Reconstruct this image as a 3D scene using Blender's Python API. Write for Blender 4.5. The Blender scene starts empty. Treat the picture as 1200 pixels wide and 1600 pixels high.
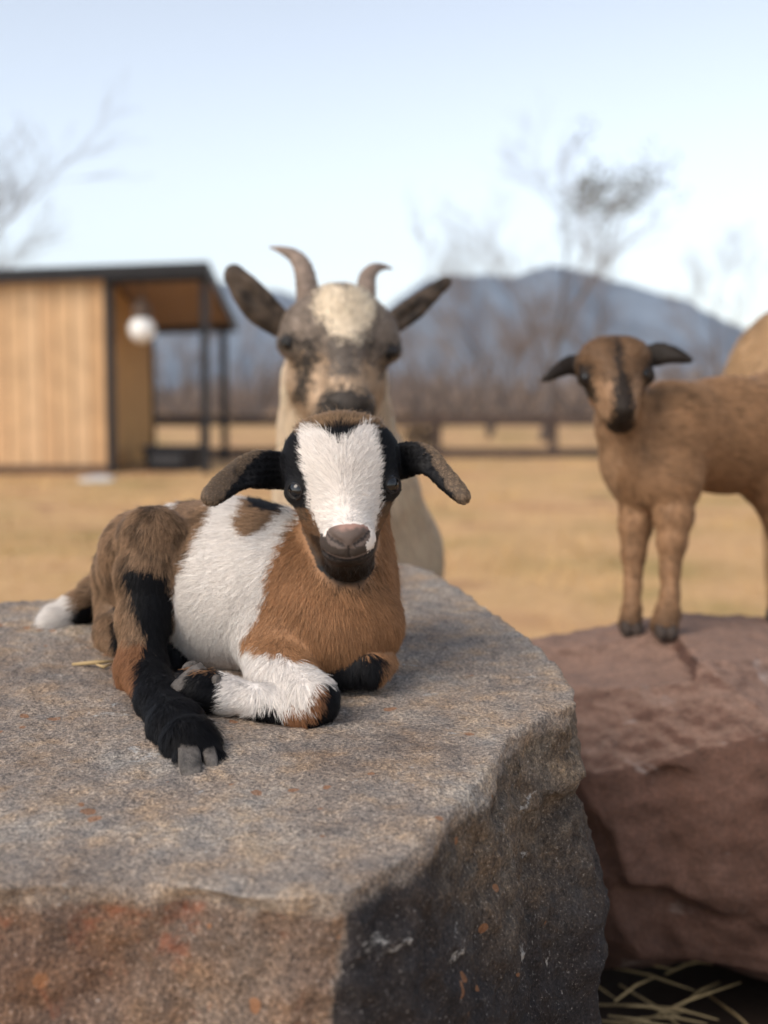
import bpy, math, random
import numpy as np
from mathutils import Vector

random.seed(7)
RNG = np.random.default_rng(11)
scene = bpy.context.scene
col = scene.collection

# ------------------------------------------------------------------ camera
CAM_H, FPX = 0.95, 2000.0                       # camera height, focal length in photo pixels (photo 1200 x 1600)
PITCH = math.atan(190 / FPX)
cam_d = bpy.data.cameras.new('camera'); cam = bpy.data.objects.new('camera', cam_d); col.objects.link(cam)
cam.location = (0, 0, CAM_H); cam.rotation_euler = (math.pi / 2 - PITCH, 0, 0)
cam_d.sensor_fit = 'HORIZONTAL'; cam_d.sensor_width = 36; cam_d.lens = 60
cam_d.clip_start = 0.02; cam_d.clip_end = 5000
cam_d.dof.use_dof = True; cam_d.dof.focus_distance = 0.855; cam_d.dof.aperture_fstop = 6.4
cam_d.dof.aperture_blades = 0
scene.camera = cam

# ------------------------------------------------------------------ world, sun, exposure
SUN_EL, SUN_AZ = 42.0, 226.0                    # azimuth measured from +Y clockwise: high on the left
w = bpy.data.worlds.new('World'); scene.world = w; w.use_nodes = True
wn = w.node_tree; wn.nodes.clear()
sky = wn.nodes.new('ShaderNodeTexSky'); sky.sky_type = 'NISHITA'; sky.sun_disc = False
sky.sun_elevation = math.radians(SUN_EL); sky.sun_rotation = math.radians(SUN_AZ)
sky.altitude = 600; sky.air_density = 1.0; sky.dust_density = 1.3; sky.ozone_density = 1.2
hsv = wn.nodes.new('ShaderNodeHueSaturation'); hsv.inputs['Saturation'].default_value = 0.5
bg = wn.nodes.new('ShaderNodeBackground'); bg.inputs[1].default_value = 0.135
wo = wn.nodes.new('ShaderNodeOutputWorld')
wn.links.new(sky.outputs[0], hsv.inputs['Color']); wb = wn.nodes.new('ShaderNodeMix'); wb.data_type = 'RGBA'; wb.blend_type = 'MULTIPLY'; wb.inputs[0].default_value = 1.0; wb.inputs[7].default_value = (1.01, 0.995, 0.975, 1)   # camera white balance
wn.links.new(hsv.outputs[0], wb.inputs[6]); wn.links.new(wb.outputs[2], bg.inputs[0]); wn.links.new(bg.outputs[0], wo.inputs[0])
sun_d = bpy.data.lights.new('sun', 'SUN'); sun_d.energy = 1.4; sun_d.angle = math.radians(35); sun_d.color = (1, 0.87, 0.73)
sun = bpy.data.objects.new('sun', sun_d); col.objects.link(sun)
_az, _el = math.radians(SUN_AZ), math.radians(SUN_EL)
_sd = Vector((math.sin(_az) * math.cos(_el), math.cos(_az) * math.cos(_el), math.sin(_el)))
sun.rotation_euler = _sd.to_track_quat('Z', 'Y').to_euler()
sun.location = _sd * 20
vs = scene.view_settings
vs.view_transform = 'Standard'; vs.look = 'None'; vs.exposure = 0.78; vs.gamma = 1.0; vs.use_curve_mapping = False
scene.render.engine = 'CYCLES'
scene.cycles.use_denoising = True
scene.cycles.max_bounces = 8; scene.cycles.volume_bounces = 0; scene.cycles.transparent_max_bounces = 8
scene.cycles_curves.shape = 'RIBBONS'

# ------------------------------------------------------------------ helpers
CP, SP_ = math.cos(PITCH), math.sin(PITCH)
def at(x, y, Y):
    """world point at photo pixel (x, y) and distance Y in front of the camera"""
    dx = (x - 600) / FPX; v = (800 - y) / FPX
    dy = CP + v * SP_; dz = -SP_ + v * CP
    t = Y / dy
    return np.array((dx * t, Y, CAM_H + dz * t))
def to_px(P):
    """photo pixel of world points (used to lay coat patches out on the animals)"""
    d = P - np.array((0, 0, CAM_H))
    f = d[:, 1] * CP - d[:, 2] * SP_
    u = d[:, 1] * SP_ + d[:, 2] * CP
    return 600 + FPX * d[:, 0] / f, 800 - FPX * u / f

_perm = np.random.default_rng(3).permutation(256); _perm = np.concatenate([_perm, _perm, _perm])
_grad = np.random.default_rng(4).normal(size=(256, 3)); _grad /= np.linalg.norm(_grad, axis=1)[:, None]
def perlin(P, s=1.0, off=0.0):
    Q = np.asarray(P, dtype=np.float64) * s + off + 100.37
    I = np.floor(Q).astype(int); f = Q - I; I &= 255
    uu = f * f * f * (f * (f * 6 - 15) + 10)
    r = np.zeros(len(Q))
    for dx in (0, 1):
        for dy in (0, 1):
            for dz in (0, 1):
                h = _perm[_perm[_perm[(I[:, 0] + dx) & 255] + ((I[:, 1] + dy) & 255)] + ((I[:, 2] + dz) & 255)]
                g = _grad[h & 255]
                d = g[:, 0] * (f[:, 0] - dx) + g[:, 1] * (f[:, 1] - dy) + g[:, 2] * (f[:, 2] - dz)
                wgt = (uu[:, 0] if dx else 1 - uu[:, 0]) * (uu[:, 1] if dy else 1 - uu[:, 1]) * (uu[:, 2] if dz else 1 - uu[:, 2])
                r += d * wgt
    return r * 1.5
def fbm(P, s, octs=4, off=0.0, gain=0.5):
    r = 0; a = 1
    for o in range(octs):
        r = r + a * perlin(P, s * 2 ** o, off + o * 17.3); a *= gain
    return r
def sstep(a, b, x):
    t = np.clip((x - a) / (b - a), 0, 1); return t * t * (3 - 2 * t)
def in_poly(px, py, poly):
    poly = np.asarray(poly, float); n = len(poly); ins = np.zeros(len(px), bool); j = n - 1
    for i in range(n):
        xi, yi = poly[i]; xj, yj = poly[j]
        c = ((yi > py) != (yj > py)) & (px < (xj - xi) * (py - yi) / (yj - yi + 1e-12) + xi)
        ins ^= c; j = i
    return ins
def sd_poly(x, y, poly):
    """signed distance to a 2D polygon, negative inside, and index of the nearest edge"""
    best = np.full(x.shape, 1e9); idx = np.zeros(x.shape, np.int16); n = len(poly)
    for i in range(n):
        ax, ay = poly[i]; bx_, by_ = poly[(i + 1) % n]
        ex, ey = bx_ - ax, by_ - ay
        t = np.clip(((x - ax) * ex + (y - ay) * ey) / (ex * ex + ey * ey), 0, 1)
        d = np.hypot(x - ax - t * ex, y - ay - t * ey)
        m = d < best; best = np.where(m, d, best); idx = np.where(m, i, idx)
    ins = in_poly(x.ravel(), y.ravel(), poly).reshape(x.shape)
    return np.where(ins, -best, best), idx

def mesh_obj(name, V, F, mat=None, parent=None, smooth=True, colors=None, attr='coat'):
    """V (n,3), F array of quads or tris or list"""
    me = bpy.data.meshes.new(name)
    V = np.asarray(V, np.float32)
    if isinstance(F, np.ndarray):
        nf, k = F.shape
        me.vertices.add(len(V)); me.vertices.foreach_set('co', V.ravel())
        me.loops.add(nf * k); me.loops.foreach_set('vertex_index', F.astype(np.int32).ravel())
        me.polygons.add(nf); me.polygons.foreach_set('loop_start', np.arange(0, nf * k, k, dtype=np.int32))
        me.update(calc_edges=True)
    else:
        me.from_pydata([tuple(map(float, v)) for v in V], [], F)
    me.polygons.foreach_set('use_smooth', np.full(len(me.polygons), smooth))
    if colors is not None:
        a = me.attributes.new(attr, 'FLOAT_COLOR', 'POINT')
        c = np.ones((len(V), 4), np.float32); c[:, :3] = colors
        a.data.foreach_set('color', c.ravel())
    me.validate(); me.update()
    o = bpy.data.objects.new(name, me); col.objects.link(o)
    if mat: me.materials.append(mat)
    if parent: o.parent = parent
    return o
def empty(name, loc, label=None, cat=None, group=None):
    o = bpy.data.objects.new(name, None); col.objects.link(o); o.location = loc
    o.empty_display_size = 0.05
    if label: tag(o, label, cat, group)
    return o
def tag(o, label=None, cat=None, group=None, kind=None):
    if label: o['label'] = label
    if cat: o['category'] = cat
    if group: o['group'] = group
    if kind: o['kind'] = kind
    return o
def adopt(o, root):
    """parent keeping world coordinates of mesh data (roots are only translated)"""
    o.parent = root
    o.matrix_parent_inverse.identity()
    o.location = (-root.location[0], -root.location[1], -root.location[2])
    return o

class MB:
    """collects boxes, tubes and other simple solids into one mesh"""
    def __init__(s): s.V = []; s.F = []
    def add(s, V, F):
        n = len(s.V); s.V += [tuple(map(float, v)) for v in V]; s.F += [tuple(i + n for i in f) for f in F]; return s
    def hexa(s, c8):
        return s.add(c8, [(0, 3, 2, 1), (4, 5, 6, 7), (0, 1, 5, 4), (1, 2, 6, 5), (2, 3, 7, 6), (3, 0, 4, 7)])
    def box(s, lo, hi):
        x0, y0, z0 = lo; x1, y1, z1 = hi
        return s.hexa([(x0, y0, z0), (x1, y0, z0), (x1, y1, z0), (x0, y1, z0), (x0, y0, z1), (x1, y0, z1), (x1, y1, z1), (x0, y1, z1)])
    def tube(s, pts, rad, n=8, cap=True):
        pts = [(float(p[0]), float(p[1]), float(p[2])) for p in pts]
        V = []; F = []; up = None; m = len(pts); cs = [(math.cos(2 * math.pi * k / n), math.sin(2 * math.pi * k / n)) for k in range(n)]
        for i, p in enumerate(pts):
            a = pts[max(i - 1, 0)]; b = pts[min(i + 1, m - 1)]
            d = (b[0] - a[0], b[1] - a[1], b[2] - a[2]); l = math.sqrt(d[0] ** 2 + d[1] ** 2 + d[2] ** 2) + 1e-12; d = (d[0] / l, d[1] / l, d[2] / l)
            if up is None: up = (0, 0, 1.0) if abs(d[2]) < 0.9 else (1.0, 0, 0)
            u = (up[1] * d[2] - up[2] * d[1], up[2] * d[0] - up[0] * d[2], up[0] * d[1] - up[1] * d[0]); l = math.sqrt(u[0] ** 2 + u[1] ** 2 + u[2] ** 2) + 1e-12; u = (u[0] / l, u[1] / l, u[2] / l)
            v = (d[1] * u[2] - d[2] * u[1], d[2] * u[0] - d[0] * u[2], d[0] * u[1] - d[1] * u[0]); up = v; r = float(rad[i])
            for c, sn in cs: V.append((p[0] + r * (c * u[0] + sn * v[0]), p[1] + r * (c * u[1] + sn * v[1]), p[2] + r * (c * u[2] + sn * v[2])))
        for i in range(m - 1):
            for k in range(n): F.append((i * n + k, i * n + (k + 1) % n, (i + 1) * n + (k + 1) % n, (i + 1) * n + k))
        if cap:
            F.append(tuple(range(n - 1, -1, -1))); F.append(tuple((m - 1) * n + k for k in range(n)))
        b0 = len(s.V); s.V += V; s.F += [tuple(i + b0 for i in f) for f in F]
        return s
    def lathe(s, c, prof, n=20):
        V = []; F = []
        for r, z in prof:
            for k in range(n):
                t = 2 * math.pi * k / n; V.append((c[0] + r * math.cos(t), c[1] + r * math.sin(t), c[2] + z))
        for i in range(len(prof) - 1):
            for k in range(n):
                F.append((i * n + k, i * n + (k + 1) % n, (i + 1) * n + (k + 1) % n, (i + 1) * n + k))
        F.append(tuple(range(n - 1, -1, -1))); F.append(tuple((len(prof) - 1) * n + k for k in range(n)))
        return s.add(V, F)
    def build(s, name, mat, parent=None, smooth=False):
        return mesh_obj(name, np.array(s.V), s.F, mat, parent, smooth)
def bevel(o, wd=0.004, seg=2):
    m = o.modifiers.new('bevel', 'BEVEL'); m.width = wd; m.segments = seg; m.limit_method = 'ANGLE'; return o

# ------------------------------------------------------------------ signed distance fields
def smin(a, b, k):
    if k <= 0: return np.minimum(a, b)
    h = np.maximum(k - np.abs(a - b), 0) / k
    return np.minimum(a, b) - h * h * k * 0.25
def cone_d(P, a, ra, b, rb):
    ba = b - a; L2 = float(ba @ ba) + 1e-12
    t = np.clip(((P - a) @ ba) / L2, 0, 1)
    q = P - a - t[..., None] * ba
    return np.sqrt((q * q).sum(-1)) - (ra + (rb - ra) * t)
def ell_d(P, c, R, r):
    q = (P - c) @ R.T                      # rows of R are the axes
    k0 = np.sqrt(((q / r) ** 2).sum(-1)); k1 = np.sqrt(((q / (r * r)) ** 2).sum(-1)) + 1e-9
    return k0 * (k0 - 1) / k1
class Field:
    def __init__(s): s.prims = []
    def cone(s, a, ra, b, rb, k=0.01, tag='body', sub=False):
        a = np.asarray(a, float); b = np.asarray(b, float)
        lo = np.minimum(a - ra, b - rb); hi = np.maximum(a + ra, b + rb)
        s.prims.append((lambda P: cone_d(P, a, ra, b, rb), lo, hi, k, tag, sub)); return s
    def ell(s, c, r, R=np.eye(3), k=0.01, tag='body', sub=False):
        c = np.asarray(c, float); r = np.asarray(r, float); m = r.max()
        ext = np.sqrt(((R * r[:, None]) ** 2).sum(0))
        s.prims.append((lambda P: ell_d(P, c, R, r), c - ext, c + ext, k, tag, sub)); return s
    def chain(s, pts, k=0.01, tag='body', u=None):
        """pts: (px, py, Y, radius in px)"""
        q = [(at(x, y, Y), r * Y / FPX) for x, y, Y, r in pts]
        for (a, ra), (b, rb) in zip(q[:-1], q[1:]): s.cone(a, ra, b, rb, k, tag)
        return s
    def mesh(s, h):
        add = [p for p in s.prims if not p[5]]
        lo = np.min([p[1] for p in add], 0) - 4 * h; hi = np.max([p[2] for p in add], 0) + 4 * h
        n = np.ceil((hi - lo) / h).astype(int) + 1
        F = np.full(n, 0.2, np.float32)
        ax = [lo[i] + h * np.arange(n[i]) for i in range(3)]
        for fn, plo, phi, k, t, sub in s.prims:
            m = k + 3 * h
            i0 = np.clip(np.floor((plo - m - lo) / h).astype(int), 0, n - 1); i1 = np.clip(np.ceil((phi + m - lo) / h).astype(int) + 1, 1, n)
            g = np.stack(np.meshgrid(*[ax[i][i0[i]:i1[i]] for i in range(3)], indexing='ij'), -1)
            d = fn(g).astype(np.float32)
            sl = tuple(slice(i0[i], i1[i]) for i in range(3))
            F[sl] = -smin(-F[sl], d, k) if sub else smin(F[sl], d, k)
        return surface_nets(F, lo, h)
    def tags(s, P):
        best = np.full(len(P), 9.0); T = np.zeros(len(P), object); T[:] = 'body'
        for fn, lo, hi, k, t, sub in s.prims:
            if sub: continue
            d = fn(P); m = d < best; best[m] = d[m]; T[m] = t
        return T.astype(str)
def surface_nets(F, lo, h):
    S = F < 0; n = np.array(F.shape)
    cnt = np.zeros(n - 1, np.int8)
    for dx in (0, 1):
        for dy in (0, 1):
            for dz in (0, 1):
                cnt += S[dx:n[0] - 1 + dx, dy:n[1] - 1 + dy, dz:n[2] - 1 + dz]
    act = (cnt > 0) & (cnt < 8)
    I = np.argwhere(act); idx = np.full(n - 1, -1, np.int64); idx[act] = np.arange(len(I))
    acc = np.zeros((len(I), 3)); c = np.zeros(len(I))
    cs = [(a, b, d) for a in (0, 1) for b in (0, 1) for d in (0, 1)]
    for a in cs:
        for axs in range(3):
            if a[axs]: continue
            b = list(a); b[axs] = 1
            fa = F[I[:, 0] + a[0], I[:, 1] + a[1], I[:, 2] + a[2]]; fb = F[I[:, 0] + b[0], I[:, 1] + b[1], I[:, 2] + b[2]]
            m = (fa < 0) != (fb < 0)
            t = np.where(m, fa / np.where(m, fa - fb, 1), 0)
            p = np.tile(np.array(a, float), (len(I), 1)); p[:, axs] += t
            acc[m] += p[m]; c[m] += 1
    V = (I + acc / c[:, None]) * h + lo
    quads = []
    for axs in range(3):
        o1, o2 = (axs + 1) % 3, (axs + 2) % 3
        s0 = [slice(None)] * 3; s1 = [slice(None)] * 3
        s0[axs] = slice(0, -1); s1[axs] = slice(1, None)
        A = S[tuple(s0)]; B = S[tuple(s1)]
        E = np.argwhere(A != B)
        E = E[(E[:, o1] > 0) & (E[:, o2] > 0) & (E[:, o1] < n[o1] - 1) & (E[:, o2] < n[o2] - 1)]
        flip = A[E[:, 0], E[:, 1], E[:, 2]]
        def cell(d1, d2):
            e = E.copy(); e[:, o1] -= d1; e[:, o2] -= d2
            return idx[e[:, 0], e[:, 1], e[:, 2]]
        q = np.stack([cell(1, 1), cell(0, 1), cell(0, 0), cell(1, 0)], 1)
        q[~flip] = q[~flip][:, ::-1]
        quads.append(q)
    Q = np.concatenate(quads); Q = Q[(Q >= 0).all(1)]
    return V, Q
def v_normals(V, Q):
    nrm = np.cross(V[Q[:, 2]] - V[Q[:, 0]], V[Q[:, 3]] - V[Q[:, 1]])
    N = np.zeros_like(V)
    for i in range(4): np.add.at(N, Q[:, i], nrm)
    return N / (np.linalg.norm(N, axis=1)[:, None] + 1e-12)
def relax(V, Q, it=2, lam=0.5):
    for _ in range(it):
        A = np.zeros_like(V); c = np.zeros(len(V))
        for i in range(4):
            a, b = Q[:, i], Q[:, (i + 1) % 4]
            np.add.at(A, a, V[b]); np.add.at(A, b, V[a]); np.add.at(c, a, 1); np.add.at(c, b, 1)
        V = V + lam * (A / c[:, None] - V)
    return V
def sample_surface(V, Q, N, count, weight=None):
    T = np.concatenate([Q[:, [0, 1, 2]], Q[:, [0, 2, 3]]])
    ar = np.linalg.norm(np.cross(V[T[:, 1]] - V[T[:, 0]], V[T[:, 2]] - V[T[:, 0]]), axis=1)
    if weight is not None: ar = ar * weight[T].mean(1)
    t = T[RNG.choice(len(T), count, p=ar / ar.sum())]
    r = RNG.random((count, 2)); m = r.sum(1) > 1; r[m] = 1 - r[m]
    b = np.stack([1 - r.sum(1), r[:, 0], r[:, 1]], 1)
    P = (V[t] * b[..., None]).sum(1); n = (N[t] * b[..., None]).sum(1)
    return P, n / (np.linalg.norm(n, axis=1)[:, None] + 1e-12)

def make_fur(name, P, N, D, L, lift, croot, ctip, rad, mat, parent, jit=0.25, npt=5, clump=0.0):
    """strands as one curves object: roots P, surface normals N, comb directions D"""
    n = len(P)
    D = D + RNG.normal(size=D.shape) * jit
    D = D - (D * N).sum(1)[:, None] * N; D /= np.linalg.norm(D, axis=1)[:, None] + 1e-9
    cv = bpy.data.hair_curves.new(name)
    cv.add_curves([npt] * n)
    t = np.linspace(0, 1, npt)[None, :, None]
    L = np.asarray(L)[:, None, None]; lf = np.asarray(lift)[:, None, None] * (0.7 + 0.6 * RNG.random(n))[:, None, None]
    side = np.cross(N, D); bend = RNG.normal(size=n)[:, None, None] * 0.18
    pos = P[:, None] - N[:, None] * 0.0006 + N[:, None] * L * lf * (t - 0.42 * t * t) + D[:, None] * L * (0.75 * t + 0.25 * t * t) * np.sqrt(np.clip(1 - lf * lf, 0.1, 1)) + side[:, None] * L * bend * t * t
    if clump > 0:
        cell = np.floor(P / clump).astype(np.int64); key = cell[:, 0] * 73856093 ^ cell[:, 1] * 19349663 ^ cell[:, 2] * 83492791
        _, inv = np.unique(key, return_inverse=True); inv = inv.ravel()
        cn = np.bincount(inv); tip = pos[:, -1]
        cen = np.stack([np.bincount(inv, tip[:, i]) / cn for i in range(3)], 1)[inv]
        pos += 0.38 * (t ** 2) * (cen - tip)[:, None]
    cv.attributes['position'].data.foreach_set('vector', pos.astype(np.float32).ravel()) if 'position' in cv.attributes else None
    ra = cv.attributes.get('radius') or cv.attributes.new('radius', 'FLOAT', 'POINT')
    rr = np.asarray(rad)[:, None] * np.array([1.0, 1.0, 0.85, 0.6, 0.15])[None, :npt] if npt == 5 else np.asarray(rad)[:, None] * np.linspace(1, 0.2, npt)[None]
    ra.data.foreach_set('value', rr.astype(np.float32).ravel())
    ca = cv.attributes.new('coat', 'FLOAT_COLOR', 'POINT')
    cc = np.ones((n, npt, 4), np.float32)
    tt = np.linspace(0, 1, npt)[None, :, None] ** 1.3
    cc[..., :3] = croot[:, None] * (1 - tt) + ctip[:, None] * tt
    ca.data.foreach_set('color', cc.ravel())
    na = cv.attributes.new('surf_n', 'FLOAT_VECTOR', 'CURVE'); na.data.foreach_set('vector', N.astype(np.float32).ravel())
    cv.materials.append(mat)
    o = bpy.data.objects.new(name, cv); col.objects.link(o)
    adopt(o, parent)
    return o

# ------------------------------------------------------------------ materials
def new_mat(name):
    m = bpy.data.materials.new(name); m.use_nodes = True
    nt = m.node_tree; b = nt.nodes['Principled BSDF']
    return m, nt, b
def ramp(nt, src, stops):
    r = nt.nodes.new('ShaderNodeValToRGB'); e = r.color_ramp.elements
    while len(e) < len(stops): e.new(0.5)
    for i, (p, c) in enumerate(stops): e[i].position = p; e[i].color = (*c, 1) if len(c) == 3 else c
    nt.links.new(src, r.inputs[0]); return r
def noise(nt, scale, detail=6, rough=0.6, vec=None, dist=0.0):
    n = nt.nodes.new('ShaderNodeTexNoise'); n.inputs['Scale'].default_value = scale; n.inputs['Detail'].default_value = detail
    n.inputs['Roughness'].default_value = rough; n.inputs['Distortion'].default_value = dist
    if vec: nt.links.new(vec, n.inputs['Vector'])
    return n
def mix(nt, fac, a, b, mode='MIX'):
    m = nt.nodes.new('ShaderNodeMix'); m.data_type = 'RGBA'; m.blend_type = mode
    for sock, v in ((m.inputs[0], fac), (m.inputs[6], a), (m.inputs[7], b)):
        if hasattr(v, 'links'): nt.links.new(v, sock)
        elif isinstance(v, (int, float)): sock.default_value = v
        else: sock.default_value = (*v, 1)
    return m.outputs[2]
def objcoord(nt):
    return nt.nodes.new('ShaderNodeTexCoord').outputs['Object']
def simple(name, c, rough=0.7, var=0.25, scale=8.0, bump=0.0, spec=0.3, metallic=0.0):
    m, nt, b = new_mat(name); oc = objcoord(nt)
    n = noise(nt, scale, 8, 0.65, oc)
    r = ramp(nt, n.outputs['Fac'], [(0.3, tuple(x * (1 - var) for x in c)), (0.7, tuple(min(x * (1 + var), 1) for x in c))])
    nt.links.new(r.outputs[0], b.inputs['Base Color']); b.inputs['Roughness'].default_value = rough
    b.inputs['Specular IOR Level'].default_value = spec; b.inputs['Metallic'].default_value = metallic
    if bump:
        bp = nt.nodes.new('ShaderNodeBump'); bp.inputs['Strength'].default_value = bump; bp.inputs['Distance'].default_value = 0.01
        nt.links.new(n.outputs['Fac'], bp.inputs['Height']); nt.links.new(bp.outputs[0], b.inputs['Normal'])
    return m
def fur_mat(name, normal_mix=0.75):
    m, nt, b = new_mat(name)
    a = nt.nodes.new('ShaderNodeAttribute'); a.attribute_name = 'coat'
    s = nt.nodes.new('ShaderNodeAttribute'); s.attribute_name = 'surf_n'
    g = nt.nodes.new('ShaderNodeNewGeometry')
    mx = nt.nodes.new('ShaderNodeMix'); mx.data_type = 'VECTOR'; mx.inputs[0].default_value = normal_mix
    nt.links.new(g.outputs['Normal'], mx.inputs[4]); nt.links.new(s.outputs['Vector'], mx.inputs[5])
    nz = nt.nodes.new('ShaderNodeVectorMath'); nz.operation = 'NORMALIZE'; nt.links.new(mx.outputs[1], nz.inputs[0])
    nt.links.new(nz.outputs[0], b.inputs['Normal'])
    nt.links.new(a.outputs['Color'], b.inputs['Base Color'])
    b.inputs['Roughness'].default_value = 0.5; b.inputs['Specular IOR Level'].default_value = 0.10
    return m
def skin_mat(name):
    m, nt, b = new_mat(name)
    a = nt.nodes.new('ShaderNodeAttribute'); a.attribute_name = 'coat'
    n = noise(nt, 900, 3, 0.6, objcoord(nt))
    bp = nt.nodes.new('ShaderNodeBump'); bp.inputs['Strength'].default_value = 0.35; bp.inputs['Distance'].default_value = 0.0008
    nt.links.new(n.outputs['Fac'], bp.inputs['Height']); nt.links.new(bp.outputs[0], b.inputs['Normal'])
    nt.links.new(a.outputs['Color'], b.inputs['Base Color']); b.inputs['Roughness'].default_value = 0.6
    b.inputs['Specular IOR Level'].default_value = 0.25
    return m
FUR = fur_mat('fur'); SKIN = skin_mat('skin')
def eye_mat():
    m, nt, b = new_mat('eye_black'); b.inputs['Base Color'].default_value = (0.006, 0.007, 0.009, 1)
    b.inputs['Roughness'].default_value = 0.03; b.inputs['Specular IOR Level'].default_value = 0.55; b.inputs['Coat Weight'].default_value = 0.0
    b.inputs['Coat Roughness'].default_value = 0.02
    return m
EYE = eye_mat()
HOOF = simple('hoof_horn', (0.10, 0.088, 0.078), 0.38, 0.75, 110, 0.6)
LID = simple('eyelid_skin', (0.014, 0.012, 0.012), 0.5, 0.3, 300)
HORN = simple('horn_keratin', (0.22, 0.165, 0.13), 0.55, 0.35, 60, 0.4)

# ------------------------------------------------------------------ ground
def ground_z(x, y):
    r = np.sqrt(((x - 0.25) / 1.25) ** 2 + ((y - 1.15) / 0.95) ** 2)
    return 0.28 * (1 - sstep(0.45, 1.35, r))
def make_ground():
    u = np.linspace(-1, 1, 181); xs = np.sinh(u * 8.2) / np.sinh(8.2) * 900
    v = np.linspace(0, 1, 200); ys = -6 + np.sinh(v * 7.2) / np.sinh(7.2) * 1400
    X, Y = np.meshgrid(xs, ys, indexing='ij'); Z = ground_z(X, Y)
    P = np.stack([X.ravel(), Y.ravel(), np.zeros(X.size)], 1)
    Z = Z.ravel() + fbm(P, 1.1, 3) * 0.02 * np.clip(np.hypot(P[:, 0], P[:, 1]) / 3, 0.3, 1)
    V = np.stack([X.ravel(), Y.ravel(), Z], 1)
    i, j = np.meshgrid(np.arange(len(xs) - 1), np.arange(len(ys) - 1), indexing='ij'); n = len(ys)
    Q = np.stack([i * n + j, (i + 1) * n + j, (i + 1) * n + j + 1, i * n + j + 1], -1).reshape(-1, 4)
    m, nt, b = new_mat('dry_ground'); oc = objcoord(nt)
    n1 = noise(nt, 0.55, 6, 0.62, oc); n2 = noise(nt, 9, 8, 0.7, oc); n3 = noise(nt, 1.3, 4, 0.55, oc, 0.4)
    base = ramp(nt, n1.outputs['Fac'], [(0.36, (0.38, 0.275, 0.11)), (0.46, (0.56, 0.36, 0.175)), (0.55, (0.62, 0.39, 0.20)), (0.66, (0.47, 0.265, 0.135))])
    fine = ramp(nt, n2.outputs['Fac'], [(0.25, (0.62, 0.6, 0.58)), (0.75, (1.12, 1.1, 1.08))])
    c = mix(nt, 0.8, base.outputs[0], fine.outputs[0], 'MULTIPLY')
    earth = ramp(nt, n3.outputs['Fac'], [(0.60, (0, 0, 0)), (0.68, (0.8, 0.8, 0.8))])
    c = mix(nt, earth.outputs[0], c, (0.27, 0.125, 0.075))
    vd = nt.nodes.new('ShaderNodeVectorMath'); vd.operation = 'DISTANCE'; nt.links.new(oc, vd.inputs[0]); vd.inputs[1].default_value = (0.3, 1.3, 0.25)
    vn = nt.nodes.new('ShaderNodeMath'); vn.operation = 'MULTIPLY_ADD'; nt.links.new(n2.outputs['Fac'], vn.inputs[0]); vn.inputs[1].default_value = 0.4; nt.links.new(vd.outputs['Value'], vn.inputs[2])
    gap_shade = ramp(nt, vn.outputs[0], [(0.75, (1, 1, 1)), (0.95, (0, 0, 0))])
    c = mix(nt, gap_shade.outputs[0], c, (0.045, 0.03, 0.022))  # dark patch around the boulders: shade of the gap painted into the ground
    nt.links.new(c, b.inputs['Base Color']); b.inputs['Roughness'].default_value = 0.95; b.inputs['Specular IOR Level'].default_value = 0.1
    bp = nt.nodes.new('ShaderNodeBump'); bp.inputs['Strength'].default_value = 0.6; bp.inputs['Distance'].default_value = 0.02
    nt.links.new(n2.outputs['Fac'], bp.inputs['Height']); nt.links.new(bp.outputs[0], b.inputs['Normal'])
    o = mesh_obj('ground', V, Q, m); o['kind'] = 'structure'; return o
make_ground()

# ------------------------------------------------------------------ boulders
def rock_mesh(outline, top_fn, flare_fn, lo, hi, h, extra=None, noise_fn=None, k=0.008, cuts=()):
    lo = np.asarray(lo, float); hi = np.asarray(hi, float)
    n = np.ceil((hi - lo) / h).astype(int) + 1
    ax = [lo[i] + h * np.arange(n[i]) for i in range(3)]
    X2, Y2 = np.meshgrid(ax[0], ax[1], indexing='ij')
    sd, ei = sd_poly(X2, Y2, outline)
    top = top_fn(X2, Y2)
    Z = ax[2][None, None, :]
    depth = np.maximum(top[:, :, None] - Z, 0)
    side = sd[:, :, None] - flare_fn(ei[:, :, None], depth, X2[:, :, None], Y2[:, :, None], Z)
    dt = (Z - top[:, :, None]) * 0.98
    F = -smin(-dt, -side, k); F = F.astype(np.float32)
    if extra is not None: F = extra(F, ax[0][:, None, None], ax[1][None, :, None], Z)
    for nx, ny, nz, dep in cuts:                 # flat broken facets
        nn = np.array((nx, ny, nz), float); nn /= np.linalg.norm(nn)
        pr = ax[0][:, None, None] * nn[0] + ax[1][None, :, None] * nn[1] + ax[2][None, None, :] * nn[2]
        F = np.maximum(F, pr - (pr[F < 0].max() - dep)).astype(np.float32)
    F[[0, -1], :, :] = 0.05; F[:, [0, -1], :] = 0.05; F[:, :, [0, -1]] = 0.05
    V, Q = surface_nets(F.astype(np.float32), lo, h); V = relax(V, Q, 1, 0.35)
    return V - v_normals(V, Q) * noise_fn(V)[:, None], Q          # relief

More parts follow.
